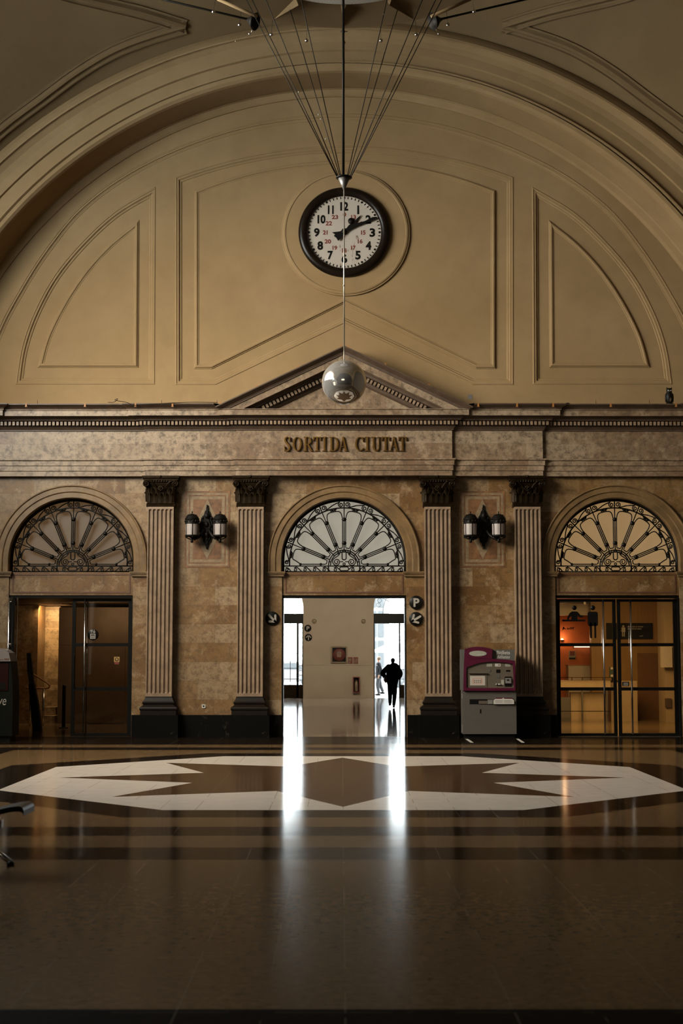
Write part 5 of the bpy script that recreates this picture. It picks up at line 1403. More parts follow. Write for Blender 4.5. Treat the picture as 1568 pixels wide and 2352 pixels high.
# ================================================================== THINGS ON THE CORNICE
TZ = e(932.6)
words = ['first', 'second', 'third', 'fourth', 'fifth', 'sixth']
def clip(px, py, Y, label, ang=0):
    x, z = at(px, py, Y); w = thing('cornice_clip', label, 'clip', (x, Y, z), group='orange clips along the cornice edge')
    mb = MB().box(-0.018, 0.018, -0.012, 0.012, -0.02, 0.055); mb.box(-0.024, 0.024, -0.018, 0.018, -0.03, -0.015)
    o = obj('clip_body', mb, M['orange'], w); o.rotation_euler = (0, ang, 0)
for k, px in enumerate((60, 195, 311, 396)): clip(px, 931.5, 33.30, 'small orange clip on the left cornice, %s from the left edge' % words[k])
for k, px in enumerate((1098, 1187, 1270, 1402, 1552)): clip(px, 931.5, 33.30, 'small orange clip on the right cornice, %s one right of the pediment' % words[k])
for px, lab in ((506, 'orange clip at the lower left corner of the pediment'), (589, 'lower orange clip on the left pediment slope'), (684, 'upper orange clip on the left pediment slope'), (783, 'orange clip at the pediment peak, left of the rod'), (800, 'orange clip at the pediment peak, right of the rod'), (885, 'upper orange clip on the right pediment slope'), (985, 'lower orange clip on the right pediment slope')):
    py = 795 + abs(px-790)*0.477 - 1.5
    clip(px, py, 33.25, lab)
for px, lab in ((86, 'thin dark spike on the left cornice nearest the left edge'), (371, 'thin dark spike on the left cornice before the pediment'), (498, 'thin dark spike at the left foot of the pediment'), (1368, 'thin dark spike on the right cornice'), (1491, 'thin dark spike on the right cornice beside the owl')):
    x, z = at(px, 932, 33.5); tag(obj('spike', MB().tube([(x+0.004, 33.5, z), (x, 33.5, z+0.13)], 0.005, 5), M['cable']), lab, 'spike', 'thin spikes on the cornice')
# owl
x, z = at(1537, 934, 33.55)
ow = thing('owl_decoy', 'dark plastic owl decoy standing on the right end of the cornice', 'owl figure', (x, 33.55, TZ))
mb = MB()
mb.lathe([(0, 0.03), (0.05, 0.03), (0.075, 0.08), (0.092, 0.16), (0.090, 0.22), (0.070, 0.275), (0.060, 0.30), (0.066, 0.335), (0.064, 0.365), (0.045, 0.385), (0, 0.39)], (0, 0, 0), 20)
for s in (-1, 1):
    mb.lathe([(0.020, 0.0), (0.012, 0.02), (0.0, 0.045)], (s*0.050, -0.01, 0.37), 8)
obj('body', mb, M['iron'], ow)
mb = MB()
for s in (-1, 1): mb.ball((s*0.082, -0.005, 0.16), 0.03, 10, 8, (0.6, 1.3, 3.6))
obj('wings', mb, M['iron'], ow)
mb = MB()
for s in (-1, 1): mb.ball((s*0.026, -0.055, 0.325), 0.018, 10, 8, (1.3, 0.6, 0.7))
obj('eyes', mb, M['white'], ow, label='white eye markings')
obj('beak', MB().lathe([(0, -0.02), (0.008, 0.0), (0, 0.006)], (0, -0.07, 0.315), 8), M['palestone'], ow)
obj('breast', MB().ball((0.01, -0.052, 0.15), 0.045, 12, 10, (0.9, 0.85, 2.2)), plain('brown_owl_breast', (0.08, 0.045, 0.02), 0.6, var=0.6, scale=60), ow, label='brown speckled breast')
mb = MB(); mb.lathe([(0, 0), (0.085, 0), (0.088, 0.03), (0.07, 0.05), (0, 0.05)], (0, 0, 0), 14); obj('perch', mb, M['iron'], ow)
w = thing('junction_box', 'small grey box on the plaster just right of the pediment', 'box', (*[at(1079, 918, WY)[0]], WY, at(1079, 918, WY)[1]))
obj('lower_box', MB().box(-0.052, 0.052, -0.06, 0, 0.0, 0.105), M['zinc'], w); obj('upper_box', MB().box(-0.052, 0.052, -0.05, 0, 0.112, 0.215), M['zinc'], w)
w = thing('cable_reel', 'small dark object lying on the right cornice', 'cable', (ax(1303, 33.5, 932), 33.5, TZ))
obj('coil', MB().box(-0.07, 0.07, -0.04, 0.04, 0, 0.02).lathe([(0.02, 0.015), (0.05, 0.02), (0.05, 0.035), (0, 0.04)], (0.0, 0, 0), 12), M['frame'], w)
pts = smooth_path([(ax(248, 33.3, 932), 33.28, TZ+0.015), (ax(262, 33.3, 932), 33.28, TZ+0.02), (ax(263, 33.3), 33.3, TZ+0.10), (ax(256, 33.3), 33.32, TZ+0.07), (ax(285, 33.3), 33.28, TZ+0.01), (ax(300, 33.2), 33.22, TZ-0.06), (ax(340, 33.2), 33.25, TZ-0.03), (ax(420, 33.2), 33.28, TZ+0.015), (ax(495, 33.2), 33.28, TZ+0.012)], 6)
tag(obj('loose_cable', MB().tube(pts, 0.007, 6), M['cable']), 'loose black cable with a small loop trailing along the left cornice', 'cable')

# ================================================================== TICKET MACHINE
def floor_at(px, py):
    q = at(px, py, 1.0); k = -CAM_H/(q[1]-CAM_H); return (q[0]*k, k)
MY = 33.14
M['mgrey'] = plain('warm_grey_painted_steel', (0.105, 0.090, 0.074), 0.5, 0.1, var=0.06)
M['mgrey2'] = plain('grey_header_plate', (0.115, 0.112, 0.100), 0.4, var=0.05)
M['magenta'] = plain('dark_magenta_fascia', (0.085, 0.0035, 0.024), 0.35, var=0.10)
M['mpanel'] = plain('beige_brown_machine_panel', (0.125, 0.100, 0.072), 0.42, var=0.05)
M['label'] = plain('pale_printed_label', (0.36, 0.35, 0.28), 0.5, var=0.1)
tm = thing('ticket_machine', 'grey and magenta ticket vending machine headed Bitllets, right of the centre doorway', 'ticket machine', (ax(1123, MY), MY+0.3, 0))
m = lambda px, py: at(px, py, MY)
x0 = m(1062, 1588)[0]; x1 = m(1185, 1588)[0]; zb1 = m(0, 1588)[1]; zb0 = m(0, 1686)[1]; BY = 33.63
mb = MB().box(x0, x1, MY, BY, zb0, zb1)
obj('lower_cabinet', mb, M['mgrey'], tm, True)
obj('plinth', MB().box(x0+0.05, x1-0.03, MY+0.06, BY, 0, zb0), M['signblack'], tm, True)
hx0 = m(1059.5, 1540)[0]; hx1 = m(1181.5, 1492)[0]; hz1 = m(0, 1492)[1]
obj('upper_housing', MB().box(hx0, hx1, MY+0.03, BY, zb1+0.02, hz1), M['mgrey2'], tm, True)
obj('joint', MB().box(x0+0.02, x1-0.04, MY+0.05, BY-0.02, zb1-0.01, zb1+0.03), M['signblack'], tm, True)
fas = [(1063.5, 1586.5), (1064.5, 1535), (1066.6, 1490.7)] + smooth_path([(1066.6, 1490.7), (1082, 1486.6), (1097, 1485.5), (1114, 1487.2), (1130.7, 1491.2)], 4)[1:] + [(1128.5, 1513.5), (1140, 1513.6), (1160, 1514.8), (1181.8, 1517.6), (1183, 1584.8), (1182, 1586.5)]
inn = [(1070, 1580), (1070, 1533)] + smooth_path([(1070, 1533), (1081, 1529), (1095, 1524), (1112, 1521.3), (1130, 1520), (1150, 1521), (1176.6, 1525)], 3)[1:] + [(1179.5, 1580)]
obj('fascia', MB().prism([m(*p) for p in fas], MY-0.06, MY+0.10, holes=[[m(*p) for p in inn]]), M['magenta'], tm, True, label='dark magenta fascia frame')
obj('seam', MB().mould([m(*p) for p in smooth_path([(1079, 1514.5), (1095, 1513), (1112, 1512.8), (1128, 1513.6)], 4)], [(-0.004, -0.001), (0, 0.003), (0.004, -0.001)], MY-0.06), M['signblack'], tm, True)
cxo, czo = m(1096.5, 1501)
el = [(cxo+0.195*cos(k*pi/16), czo+0.062*sin(k*pi/16)) for k in range(32)]
obj('oval_badge', MB().prism(el, MY-0.066, MY-0.055), M['label'], tm, True)
mb = MB()
for k in range(5): mb.box(cxo-0.02+0.022*k, cxo-0.006+0.022*k, MY-0.070, MY-0.066, czo-0.03, czo-0.016)
mb.box(cxo+0.11, cxo+0.128, MY-0.070, MY-0.066, czo-0.034, czo-0.012); obj('badge_print', mb, M['white'], tm, True)
obj('control_panel', MB().prism([m(*p) for p in [(1066, 1583), (1066, 1530)]+[(a, b-2) for a, b in inn[2:-1]]+[(1181, 1583)]], MY-0.02, MY+0.05), M['mpanel'], tm, True)
def plate(a, b, c, d, y, dep, mat, name, lab=None):
    x0_, z1_ = m(a, c); x1_, z0_ = m(b, d); return obj(name, MB().box(x0_, x1_, MY-y-dep, MY-y, z0_, z1_), M[mat], tm, True, lab)
FY = 0.02
# screen with its hood
x0_, z1_ = m(1074.5, 1545.5); x1_, z0_ = m(1118, 1577.5); sx0, sz1 = m(1078.5, 1552); sx1, sz0 = m(1113.5, 1574)
mb = MB().prism([(x0_, z0_), (x1_, z0_), (x1_, z1_), (x0_, z1_)], MY-0.028, MY-0.02, holes=[[(sx0, sz0), (sx1, sz0), (sx1, sz1), (sx0, sz1)]])
mb.box(x0_, x1_, MY-0.075, MY-0.02, z1_-0.010, z1_+0.006)
obj('screen_surround', mb, M['mpanel'], tm, True)
M['screen'] = emit('dim_beige_screen', (0.33, 0.25, 0.16), 0.55)
M['screenpic'] = emit('orange_screen_border', (0.32, 0.08, 0.02), 0.6)
scr = obj('screen', MB().box(sx0, sx1, MY-0.0235, MY-0.02, sz0, sz1), M['screen'], tm, True)
a0, c1 = m(1084.5, 1557.5); a1, c0 = m(1107, 1570.5)
mb = MB().prism([(a0, c0), (a1, c0), (a1, c1), (a0, c1)], MY-0.026, MY-0.0235, holes=[[(a0+0.02, c0+0.015), (a1-0.02, c0+0.015), (a1-0.02, c1-0.015), (a0+0.02, c1-0.015)]])
obj('screen_border', mb, M['screenpic'], tm, True)
mb = MB()
for i in range(4):
    for j in range(2): mb.box(a0+0.03+0.045*i, a0+0.06+0.045*i, MY-0.0255, MY-0.0235, c0+0.03+0.035*j, c0+0.045+0.035*j)
obj('screen_icons', mb, M['redstone'], tm, True)
plate(1117, 1129.5, 1524.5, 1531, FY, 0.004, 'label', 'label'); plate(1136, 1149, 1524.3, 1531, FY, 0.004, 'white', 'label'); plate(1159.3, 1171.5, 1524.5, 1531, FY, 0.004, 'label', 'label')
plate(1144, 1146.5, 1526, 1529, FY+0.004, 0.002, 'magenta', 'label_mark')
plate(1139, 1148.3, 1537.6, 1545.5, FY, 0.006, 'signblack', 'banknote_slot'); plate(1161.5, 1171, 1539, 1542.6, FY, 0.006, 'signblack', 'coin_slot')
plate(1121, 1126, 1538.5, 1544, FY, 0.008, 'mgrey2', 'button'); plate(1139.3, 1147, 1548.5, 1557.5, FY, 0.006, 'mgrey2', 'contactless_pad')
plate(1158.5, 1174, 1554, 1576.5, FY, 0.012, 'signblack', 'card_reader'); plate(1159.5, 1173, 1557, 1569.5, FY+0.012, 0.03, 'zinc', 'reader_cover'); plate(1163, 1168, 1560.5, 1563.5, FY+0.042, 0.004, 'signblack', 'reader_slot')
plate(1150.2, 1157, 1561.3, 1573.3, FY, 0.008, 'label', 'instruction_sticker')
mb = MB()
for px in (1139.7, 1145, 1148): q = m(px, 1572); mb.lathe([(0, -0.04), (0.018, -0.035), (0.022, -0.01)], (q[0], MY-0.01, q[1]), 12, 'y')
obj('return_knobs', mb, M['steel'], tm, True)
plate(1078, 1131.5, 1606, 1617.6, 0, 0.004, 'signblack', 'ticket_tray'); plate(1099, 1119, 1609.5, 1616.5, 0.004, 0.012, 'mpanel', 'tray_flap'); plate(1119.5, 1131, 1607, 1616.8, 0.004, 0.02, 'zinc', 'tray_scoop')
lf = [(1133, 1617), (1133, 1608.5), (1138, 1605), (1152, 1605), (1155, 1602.5), (1158, 1605), (1175, 1605), (1179.5, 1608.5), (1179.5, 1617)]
obj('leaflet_holder', MB().prism([m(*p) for p in lf], MY-0.05, MY), M['white'], tm, True, label='white leaflet holder')
mb = MB()
for k in range(4): 
    for a_, b_ in ((1136, 1153), (1157, 1175)):
        q = m(a_, 1608+2*k); q2 = m(b_, 1608.6+2*k); mb.box(q[0], q2[0], MY-0.0515, MY-0.05, q2[1], q[1])
obj('leaflet_print', mb, M['zinc'], tm, True)
plate(1137.5, 1175, 1602.6, 1605.5, 0.0, 0.03, 'magenta', 'leaflet_back')
x0_, z1_ = m(1078, 1623); x1_, z0_ = m(1108, 1646)
obj('service_door_outline', MB().prism([(x0_, z0_), (x1_, z0_), (x1_, z1_), (x0_, z1_)], MY-0.002, MY, holes=[[(x0_+0.005, z0_+0.005), (x1_-0.005, z0_+0.005), (x1_-0.005, z1_-0.005), (x0_+0.005, z1_-0.005)]]), M['mpanel'], tm, True)
plate(1101.7, 1105, 1629, 1638.5, 0, 0.004, 'signblack', 'lock')
a0, c1 = m(1140.5, 1494.6); a1, c0 = m(1171, 1503)
obj('heading', text_mb('Bitllets', a0, a1, c0, c1, MY+0.03, 0.004, 0.012), M['white'], tm, True, label='white word Bitllets')
a0, c1 = m(1141.5, 1505.2); a1, c0 = m(1171, 1512.6)
obj('heading', text_mb('Billetes', a0, a1, c0, c1, MY+0.03, 0.004, 0.008, 0.25), M['white'], tm, True, label='white slanted word Billetes')
mb = MB()
for pa_, pb_ in ((1577, 1590), (1592, 1604), (1664, 1682)): 
    q = m(1060.5, pa_); q2 = m(1060.5, pb_); mb.box(x0-0.02, x0+0.001, MY+0.05, MY+0.09, q2[1], q[1])
obj('side_hinges', mb, M['zinc'], tm, True)
# floor marking tape around the machine
mk = thing('floor_marking', 'thin pale tape marks on the dark floor in front of the ticket machine', 'tape', (*floor_at(1134, 1700), 0.002))
for a, b in (((1069, 1696), (1084, 1706)), ((1186, 1696), (1201, 1706))):
    p, q = floor_at(*a), floor_at(*b); mb = MB(); mb.add([(p[0]-0.035, p[1], 0.003), (p[0]+0.035, p[1], 0.003), (q[0]+0.035, q[1], 0.003), (q[0]-0.035, q[1], 0.003)], [(0, 1, 2, 3)]); obj('tape_strip', mb, M['white'], mk, True)

# ================================================================== SECOND MACHINE AT THE LEFT EDGE
KY = 32.2; k_ = lambda px, py: at(px, py, KY)
kk = thing('photo_kiosk', 'dark kiosk with white rounded head at the left edge of the picture', 'kiosk', (ax(-20, KY), KY+0.3, 0))
zt = 0.0
body = [k_(-62, 1519), k_(24, 1519), k_(28, 1560), k_(29.5, 1600)] ; body += [(body[-1][0], 0.12), (k_(-62, 1519)[0], 0.12)]
obj('cabinet', MB().prism(body, KY, KY+0.65), plain('dark_green_black_panel', (0.006, 0.007, 0.005), 0.4, var=0.3), kk, True)
obj('plinth', MB().box(k_(-58, 0)[0], k_(24, 1600)[0], KY+0.05, KY+0.6, 0, 0.13), M['signblack'], kk, True)
hd = [k_(*p) for p in [(-62, 1519), (25.5, 1519), (21.5, 1500), (20, 1498.5), (14, 1494), (4, 1490.5), (-10, 1488.5), (-28, 1488.5), (-45, 1491), (-58, 1498), (-62, 1504)]]
obj('head', MB().prism(hd, KY-0.05, KY+0.6), plain('grey_white_moulded_head', (0.23, 0.20, 0.19), 0.4, var=0.06), kk, True, label='pale rounded head')
q, q2 = k_(11, 1512.5), k_(22, 1515.5)
mb = MB().box(q[0], q2[0], KY-0.054, KY-0.05, q2[1], q[1]).box(k_(-20, 0)[0], k_(9, 1515)[0], KY-0.054, KY-0.05, k_(0, 1515.6)[1], k_(0, 1514.6)[1])
obj('head_print', mb, M['redstone'], kk, True)
obj('front_panel', MB().box(k_(-55, 0)[0], k_(19, 1560)[0], KY-0.02, KY+0.01, k_(0, 1586)[1], k_(0, 1524)[1]), plain('dark_wine_panel', (0.020, 0.003, 0.002), 0.4), kk, True, label='dark wine red panel')
obj('slot', MB().box(k_(2, 0)[0], k_(13, 1570)[0], KY-0.026, KY-0.02, k_(0, 1583)[1], k_(0, 1568)[1]), M['signblack'], kk, True)
a0, c1 = k_(-5.5, 1605); a1, c0 = k_(14, 1627)
obj('writing', text_mb('ye', a0, a1, c0, c1, KY-0.001, 0.004, 0.0, 0.2), M['signwhite'], kk, True)

# ================================================================== BENCH (foreground left)
by = 13.1; bxr = ax(67, by, 1860)
bn = thing('waiting_bench', 'end of a dark waiting bench with steel leg at the left edge, in the foreground', 'bench', (bxr-0.9, by, 0))
zs = az(1856, by)
mb = MB(); pr = smooth_path([(0, 0.0), (-0.03, 0.035), (-0.12, 0.03), (-0.25, 0.0), (-0.50, -0.055), (-0.75, -0.06), (-1.8, -0.06)], 4)
top = [(bxr+p[0], zs+p[1]) for p in pr]; bot = [(p[0], p[1]-0.045) for p in top[::-1]]
obj('seat', MB().prism(top+bot, by-0.22, by+0.22), M['frame'], bn, True)
obj('beam', MB().box(bxr-1.9, bxr-0.23, by-0.04, by+0.04, zs-0.17, zs-0.10), M['steel'], bn, True)
fx, fy = floor_at(24, 1989)
mb = MB().tube([(fx-0.42, fy+0.22, zs-0.15), (fx-0.16, fy+0.06, 0.13), (fx, fy, 0.035)], [0.025, 0.025, 0.022], 10); obj('leg', mb, M['steel'], bn, True)
obj('foot', MB().lathe([(0, 0), (0.035, 0), (0.035, 0.03), (0.02, 0.045), (0, 0.045)], (fx, fy, 0), 14), M['frame'], bn, True)
obj('edge_trim', MB().tube([(bxr-0.20, by-0.225, zs-0.055), (bxr-0.6, by-0.225, zs-0.105), (bxr-1.8, by-0.225, zs-0.11)], 0.012, 8), M['steel'], bn, True)

# ================================================================== LIFT LOBBY (left door)
M['travertine'] = marble_blocks('travertine_blocks', (0.20, 0.125, 0.05), (0.33, 0.22, 0.105), (0.44, 0.31, 0.165), w=0.5, h=0.16, rough=0.5, off=(0.1, 0.1))
M['bronzepanel'] = plain('brushed_bronze_lift_front', (0.16, 0.10, 0.055), 0.42, 0.15, var=0.2, scale=1.5)
tag(obj('travertine_facing', MB().box(ax(84, 41.6), ax(138, 41.6), 41.6, 42.2, 0, 3.2), M['travertine']), 'lit banded travertine wall seen through the open left doorway', 'wall')
tag(obj('shaded_pier', MB().box(ax(30, 40.6), ax(87, 40.6), 40.6, 41.58, 0, 3.2), M['wallstone']), 'darker stone pier beside the lit travertine wall in the lobby', 'pier')  # shade on this pier put in as a darker stone
lf_ = thing('lift', 'tall brown metal lift front behind the closed glass leaf on the left', 'lift', (ax(215, 40.4), 40.4, 0))
obj('panelling', MB().box(ax(135, 40.4), ax(330, 40.4), 40.4, 41.5, 0, az(1395, 40.4)), M['bronzepanel'], lf_, True)
obj('seam', MB().box(ax(135, 40.4), ax(163, 40.4), 40.392, 40.4, az(1482, 40.4), az(1481, 40.4)), M['brass'], lf_, True)
obj('car_door', MB().box(ax(205, 40.4), ax(288, 40.4), 40.38, 40.4, 0.02, az(1484, 40.4)), M['bronzepanel'], lf_, True)
w = thing('call_sticker', 'small yellow and red sticker on the glass of the left doorway', 'sticker', (ax(268, 34.17), 34.17, az(1525, 34.17)))
q, q2 = at(262, 1508.5, 34.18), at(274.5, 1520.5, 34.18); q3 = at(0, 1526, 34.18)
obj('paper', MB().rbox(q[0], q2[0], 34.17, 34.173, q2[1], q[1], 0.01), plain('yellow_sticker', (0.42, 0.24, 0.06), 0.5), w, True)
obj('red_tab', MB().rbox(q[0]+0.01, q2[0]-0.01, 34.171, 34.174, q3[1], q2[1]+0.01, 0.02), M['red'], w, True)
obj('ring', MB().lathe([(0.028, -0.002), (0.042, -0.002), (0.042, 0)], ((q[0]+q2[0])/2, 34.17, (q[1]+q2[1])/2), 20, 'y'), M['signblack'], w, True)
def lift_draw(r):
    mb = MB()
    a, b = -r*0.46, r*0.46; z0_, z1_ = -r*0.72, r*0.18
    mb.prism([(a, z0_), (b, z0_), (b, z1_), (a, z1_)], -0.026, -0.019, holes=[[(a+r*.13, z0_+r*.13), (b-r*.13, z0_+r*.13), (b-r*.13, z1_-r*.13), (a+r*.13, z1_-r*.13)]])
    for k in (-1, 0, 1): mb.box(k*r*0.2-r*0.06, k*r*0.2+r*0.06, -0.026, -0.019, -r*0.55, -r*0.1)
    for s, d in ((-1, 1), (1, -1)):
        x = s*r*0.24; mb.box(x-r*0.05, x+r*0.05, -0.026, -0.019, r*0.34, r*0.86)
        t_ = r*0.88 if d > 0 else r*0.32
        for q_ in (-1, 1): mb.ribbon([(x, t_), (x+q_*r*0.2, t_-d*r*0.22)], r*0.10, -0.026, -0.019)
    return mb
disc_sign('lift_sign', 213.5, 1458, 13, 34.185, 'round black lift pictogram sign on the glass of the left doorway', lift_draw)
ry = 39.2; r_ = lambda px, py: (at(px, py, ry)[0], ry, at(px, py, ry)[1])
hr = thing('handrail', 'warm brown looped handrail on a steel post in the left lobby', 'handrail', (r_(100, 1660)[0], ry, 0))
pts = smooth_path([r_(60, 1538), r_(88, 1556), r_(104, 1566), r_(112, 1572), r_(113.5, 1577), r_(108, 1581), r_(88, 1581), r_(60, 1581)], 5)
obj('rail', MB().tube(pts, 0.022, 10), plain('polished_wood_rail', (0.30, 0.12, 0.03), 0.3), hr, True)
p = r_(100.5, 1581); obj('post', MB().tube([(p[0], ry, 0), (p[0], ry, p[2])], 0.026, 10), M['steel'], hr, True)
for py in (1612, 1632, 1652): obj('lower_bar', MB().tube([r_(58, py), r_(100, py-1)], 0.008, 6), M['brass'], hr, True)
obj('post', MB().tube([(r_(70, 1600)[0], ry, 0), (r_(70, 1600)[0], ry, r_(0, 1581)[2])], 0.026, 10), M['steel'], hr, True)
sb = thing('leaning_board', 'tall dark slanted stand just inside the open left doorway', 'stand', (at(82, 1676, 36.6)[0], 36.6, 0))
L_ = lambda px, py: at(px, py, 36.6)
obj('panel', MB().prism([(L_(76, 1677)[0], 0.0), (L_(95, 1677)[0], 0.0), L_(86, 1610), L_(78, 1571), L_(66, 1571)], 36.55, 36.75), plain('dark_grey_board', (0.02, 0.014, 0.01), 0.5), sb, True)
obj('upper_panel', MB().prism([L_(67, 1571), L_(78, 1571), L_(70, 1500), L_(61, 1500), L_(62, 1540)], 36.6, 36.7), M['mgrey'], sb, True, label='greyer upper part')
st = thing('barrier_post', 'black barrier post with flat round foot in the left lobby', 'post', (ax(149.5, 38), 38, 0))
obj('post', MB().lathe([(0.0, 0.02), (0.045, 0.02), (0.045, az(1576, 38)), (0.03, az(1573, 38)), (0, az(1573, 38))], (0, 0, 0), 16), M['frame'], st)
obj('foot', MB().lathe([(0, 0), (0.12, 0), (0.12, 0.015), (0.04, 0.03), (0, 0.03)], (0, 0, 0), 24), M['frame'], st)
ss = thing('stone_steps', 'pale stone steps at the foot of the travertine wall', 'steps', (ax(118, 40.6), 40.8, 0))
obj('step', MB().box(ax(104, 40.9), ax(134, 40.9), 40.62, 41.59, 0, 0.20), M['travertine'], ss, True); obj('step', MB().box(ax(108, 41.2), ax(134, 41.2), 41.0, 41.59, 0.2, 0.42), M['travertine'], ss, True)
M['lampwarm'] = emit('warm_downlight_face', (1.0, 0.72, 0.40), 5)
for px, Yl, lab in ((123, 41.1, 'left round recessed downlight in the lobby ceiling'), (147, 39.9, 'right round recessed downlight in the lobby ceiling')):
    w = thing('downlight', lab, 'light', (ax(px, Yl), Yl, 3.22), group='lobby downlights')
    obj('trim_ring', MB().lathe([(0.07, -0.012), (0.10, -0.012), (0.105, 0.0)], (0, 0, 0), 24), M['steel'], w); obj('lens', MB().lathe([(0, -0.006), (0.07, -0.006)], (0, 0, 0), 24), M['lampwarm'], w)

# ================================================================== TICKET OFFICE (right door)
o_ = lambda px, py, Y: at(px, py, Y)
def obox(name, a, b, c, d, Y, dep, mat, label=None, cat=None, parent=None, world=True, group=None, fl=False):
    x0_, z1_ = at(a, c, Y); x1_, z0_ = at(b, d, Y)
    o = obj(name, MB().box(x0_, x1_, Y-0.0 if dep < 0 else Y, Y+abs(dep), 0 if fl else z0_, z1_), M[mat] if isinstance(mat, str) else mat, parent, world)
    if label and not parent: tag(o, label, cat, group)
    return o
M['creme'] = plain('cream_counter_laminate', (0.40, 0.29, 0.17), 0.4, var=0.06)
M['ivory'] = plain('ivory_cabinet_paint', (0.55, 0.46, 0.38), 0.45, var=0.05)
ct = thing('service_counter', 'cream service counter with glass ledge behind the left office door', 'counter', (ax(1344, 41.5), 41.5, 0))
obox('fascia', 1286, 1402, 1563, 1579, 41.4, 0.6, 'creme', parent=ct)
obox('base', 1310, 1396, 1590, 1655, 41.7, 0.25, 'creme', parent=ct, fl=True)
obox('side_panel', 1286, 1310, 1602, 1655, 41.6, 0.3, 'mgrey', parent=ct, fl=True)
obox('glass_ledge', 1284, 1404, 1555.5, 1557, 41.3, 0.35, 'tinted', parent=ct)
for px in (1313, 1337, 1385): obox('ledge_bracket', px-1, px+1, 1556.5, 1564, 41.5, 0.04, 'steel', parent=ct)
obox('foot_rail', 1288, 1402, 1633, 1634.5, 41.3, 0.04, 'frame', parent=ct)
for px in (1337, 1394): obox('leg', px-2.5, px+2.5, 1580, 1655, 41.45, 0.06, 'mgrey', parent=ct, fl=True)
dk = thing('office_desk', 'cream box desk standing right of the service counter', 'desk', (ax(1434, 41.8), 41.8, 0))
obox('body', 1421, 1464, 1564, 1650, 41.8, 0.8, 'creme', parent=dk, fl=True); obox('side', 1402, 1420, 1564, 1650, 41.85, 0.7, 'creme', parent=dk, fl=True)
obox('edge', 1402, 1420, 1563, 1565, 41.80, 0.05, 'frame', parent=dk)
cb = thing('white_cupboard', 'low white two-door cupboard against the orange wall', 'cupboard', (ax(1331, 44.9), 44.9, 0))
obox('body', 1304.5, 1362, 1529, 1562, 44.95, 0.5, 'ivory', parent=cb, fl=True)
for a, b in ((1305, 1339), (1341, 1362)): obox('door', a, b, 1531, 1562, 44.92, 0.03, 'ivory', parent=cb, fl=True)
obox('top', 1304, 1362, 1527, 1529, 44.93, 0.55, 'orange', parent=cb)
tag(obj('ceiling_bulkhead', MB().box(ax(1270, 44.2), ax(1357, 44.2), 44.2, 44.6, az(1413, 44.2), az(1387, 44.2)), M['ivory']), 'pale bulkhead under the office ceiling', 'bulkhead')
bl = thing('ceiling_grille', 'dark slotted strip in the office ceiling', 'grille', (ax(1313, 42.5), 42.5, az(1386, 42.5)))
obox('strip', 1285, 1356, 1379.5, 1385.5, 42.6, 0.3, 'frame', parent=bl); obox('bracket', 1340, 1345, 1377, 1388, 42.5, 0.05, 'ivory', parent=bl)
M['uplight'] = emit('warm_uplight_glow', (1.0, 0.62, 0.30), 9)
ul = thing('uplight', 'small glowing uplight on the orange wall', 'light', (ax(1291, 46.5), 46.585, az(1472, 46.5)))
obj('cup', MB().lathe([(0, -0.04), (0.05, -0.02), (0.07, 0.03)], (0, -0.02, 0), 14), M['steel'], ul)
obj('bulb', MB().ball((0, -0.02, 0.03), 0.04, 10, 8, (1, 1, 1.3)), M['uplight'], ul)
pl = bpy.data.lights.new('uplight_lamp', 'POINT'); pl.energy = 9; pl.color = (1, 0.6, 0.3); pl.shadow_soft_size = 0.06
plo = bpy.data.objects.new('uplight_lamp', pl); COL.objects.link(plo); plo.location = (ax(1291, 46.4), 46.35, az(1466, 46.5))
ts = thing('strip_light', 'bright strip light low on the orange office wall', 'light', (ax(1334, 46.4), 46.4, az(1485, 46.4)))
obox('tube', 1318, 1357, 1484.5, 1487, 46.45, 0.04, emit('white_tube_light', (1, 0.78, 0.55), 3), parent=ts); obox('holder', 1316, 1318, 1483, 1490, 46.45, 0.1, 'steel', parent=ts)
po = thing('poster', 'small red and grey poster on the orange wall', 'poster', (ax(1314, 46.5), 46.5, az(1515, 46.5)))
obox('sheet', 1306, 1321.5, 1495, 1514.5, 46.56, 0.03, 'zinc', parent=po); obox('red_field', 1308, 1319.5, 1495.5, 1506, 46.555, 0.02, 'red', parent=po); obox('dark_band', 1306.5, 1321, 1510.5, 1514, 46.555, 0.02, 'frame', parent=po)
sg = thing('information_sign', 'wide black customer service sign with white figure on the wood wall', 'sign', (ax(1446, 43.4), 43.45, az(1467, 43.4)))
obox('board', 1392, 1498, 1431, 1467.5, 43.42, 0.07, 'signblack', parent=sg)
s_ = lambda px, py: at(px, py, 43.41)
mb = MB(); q = s_(1431, 1438.5); mb.lathe([(0, -0.01), (0.032, -0.01), (0.032, 0)], (q[0], 43.42, q[1]), 16, 'y')
for a, b, c, d in ((1427, 1435.5, 1441, 1451.5), (1428.2, 1430.5, 1451, 1462), (1432, 1434.3, 1451, 1462)): 
    q, q2 = s_(a, c), s_(b, d); mb.box(q[0], q2[0], 43.41, 43.42, q2[1], q[1])
q, q2 = s_(1407, 1448.5), s_(1412, 1449.7); mb.box(q[0], q2[0], 43.41, 43.42, q2[1], q[1])
q, q2 = s_(1424.5, 1448.5), s_(1426, 1449.7); mb.box(q[0], q2[0], 43.41, 43.42, q2[1], q[1])
obj('figure', mb, M['signwhite'], sg, True)
for s, a, b, c, d in (('Atención al cliente', 1440, 1477, 1437, 1441), ('Atenció al client', 1440, 1473, 1442, 1446), ('adif', 1468, 1477, 1459, 1462.2)):
    q, q2 = s_(a, c), s_(b, d); obj('writing', text_mb(s, q[0], q2[0], q2[1], q[1], 43.419, 0.004, 0.01, 0.2), M['signwhite'], sg, True)
cl = thing('white_column', 'cream column with wall box at the right side of the office', 'column', (ax(1538, 41.2), 41.3, 0))
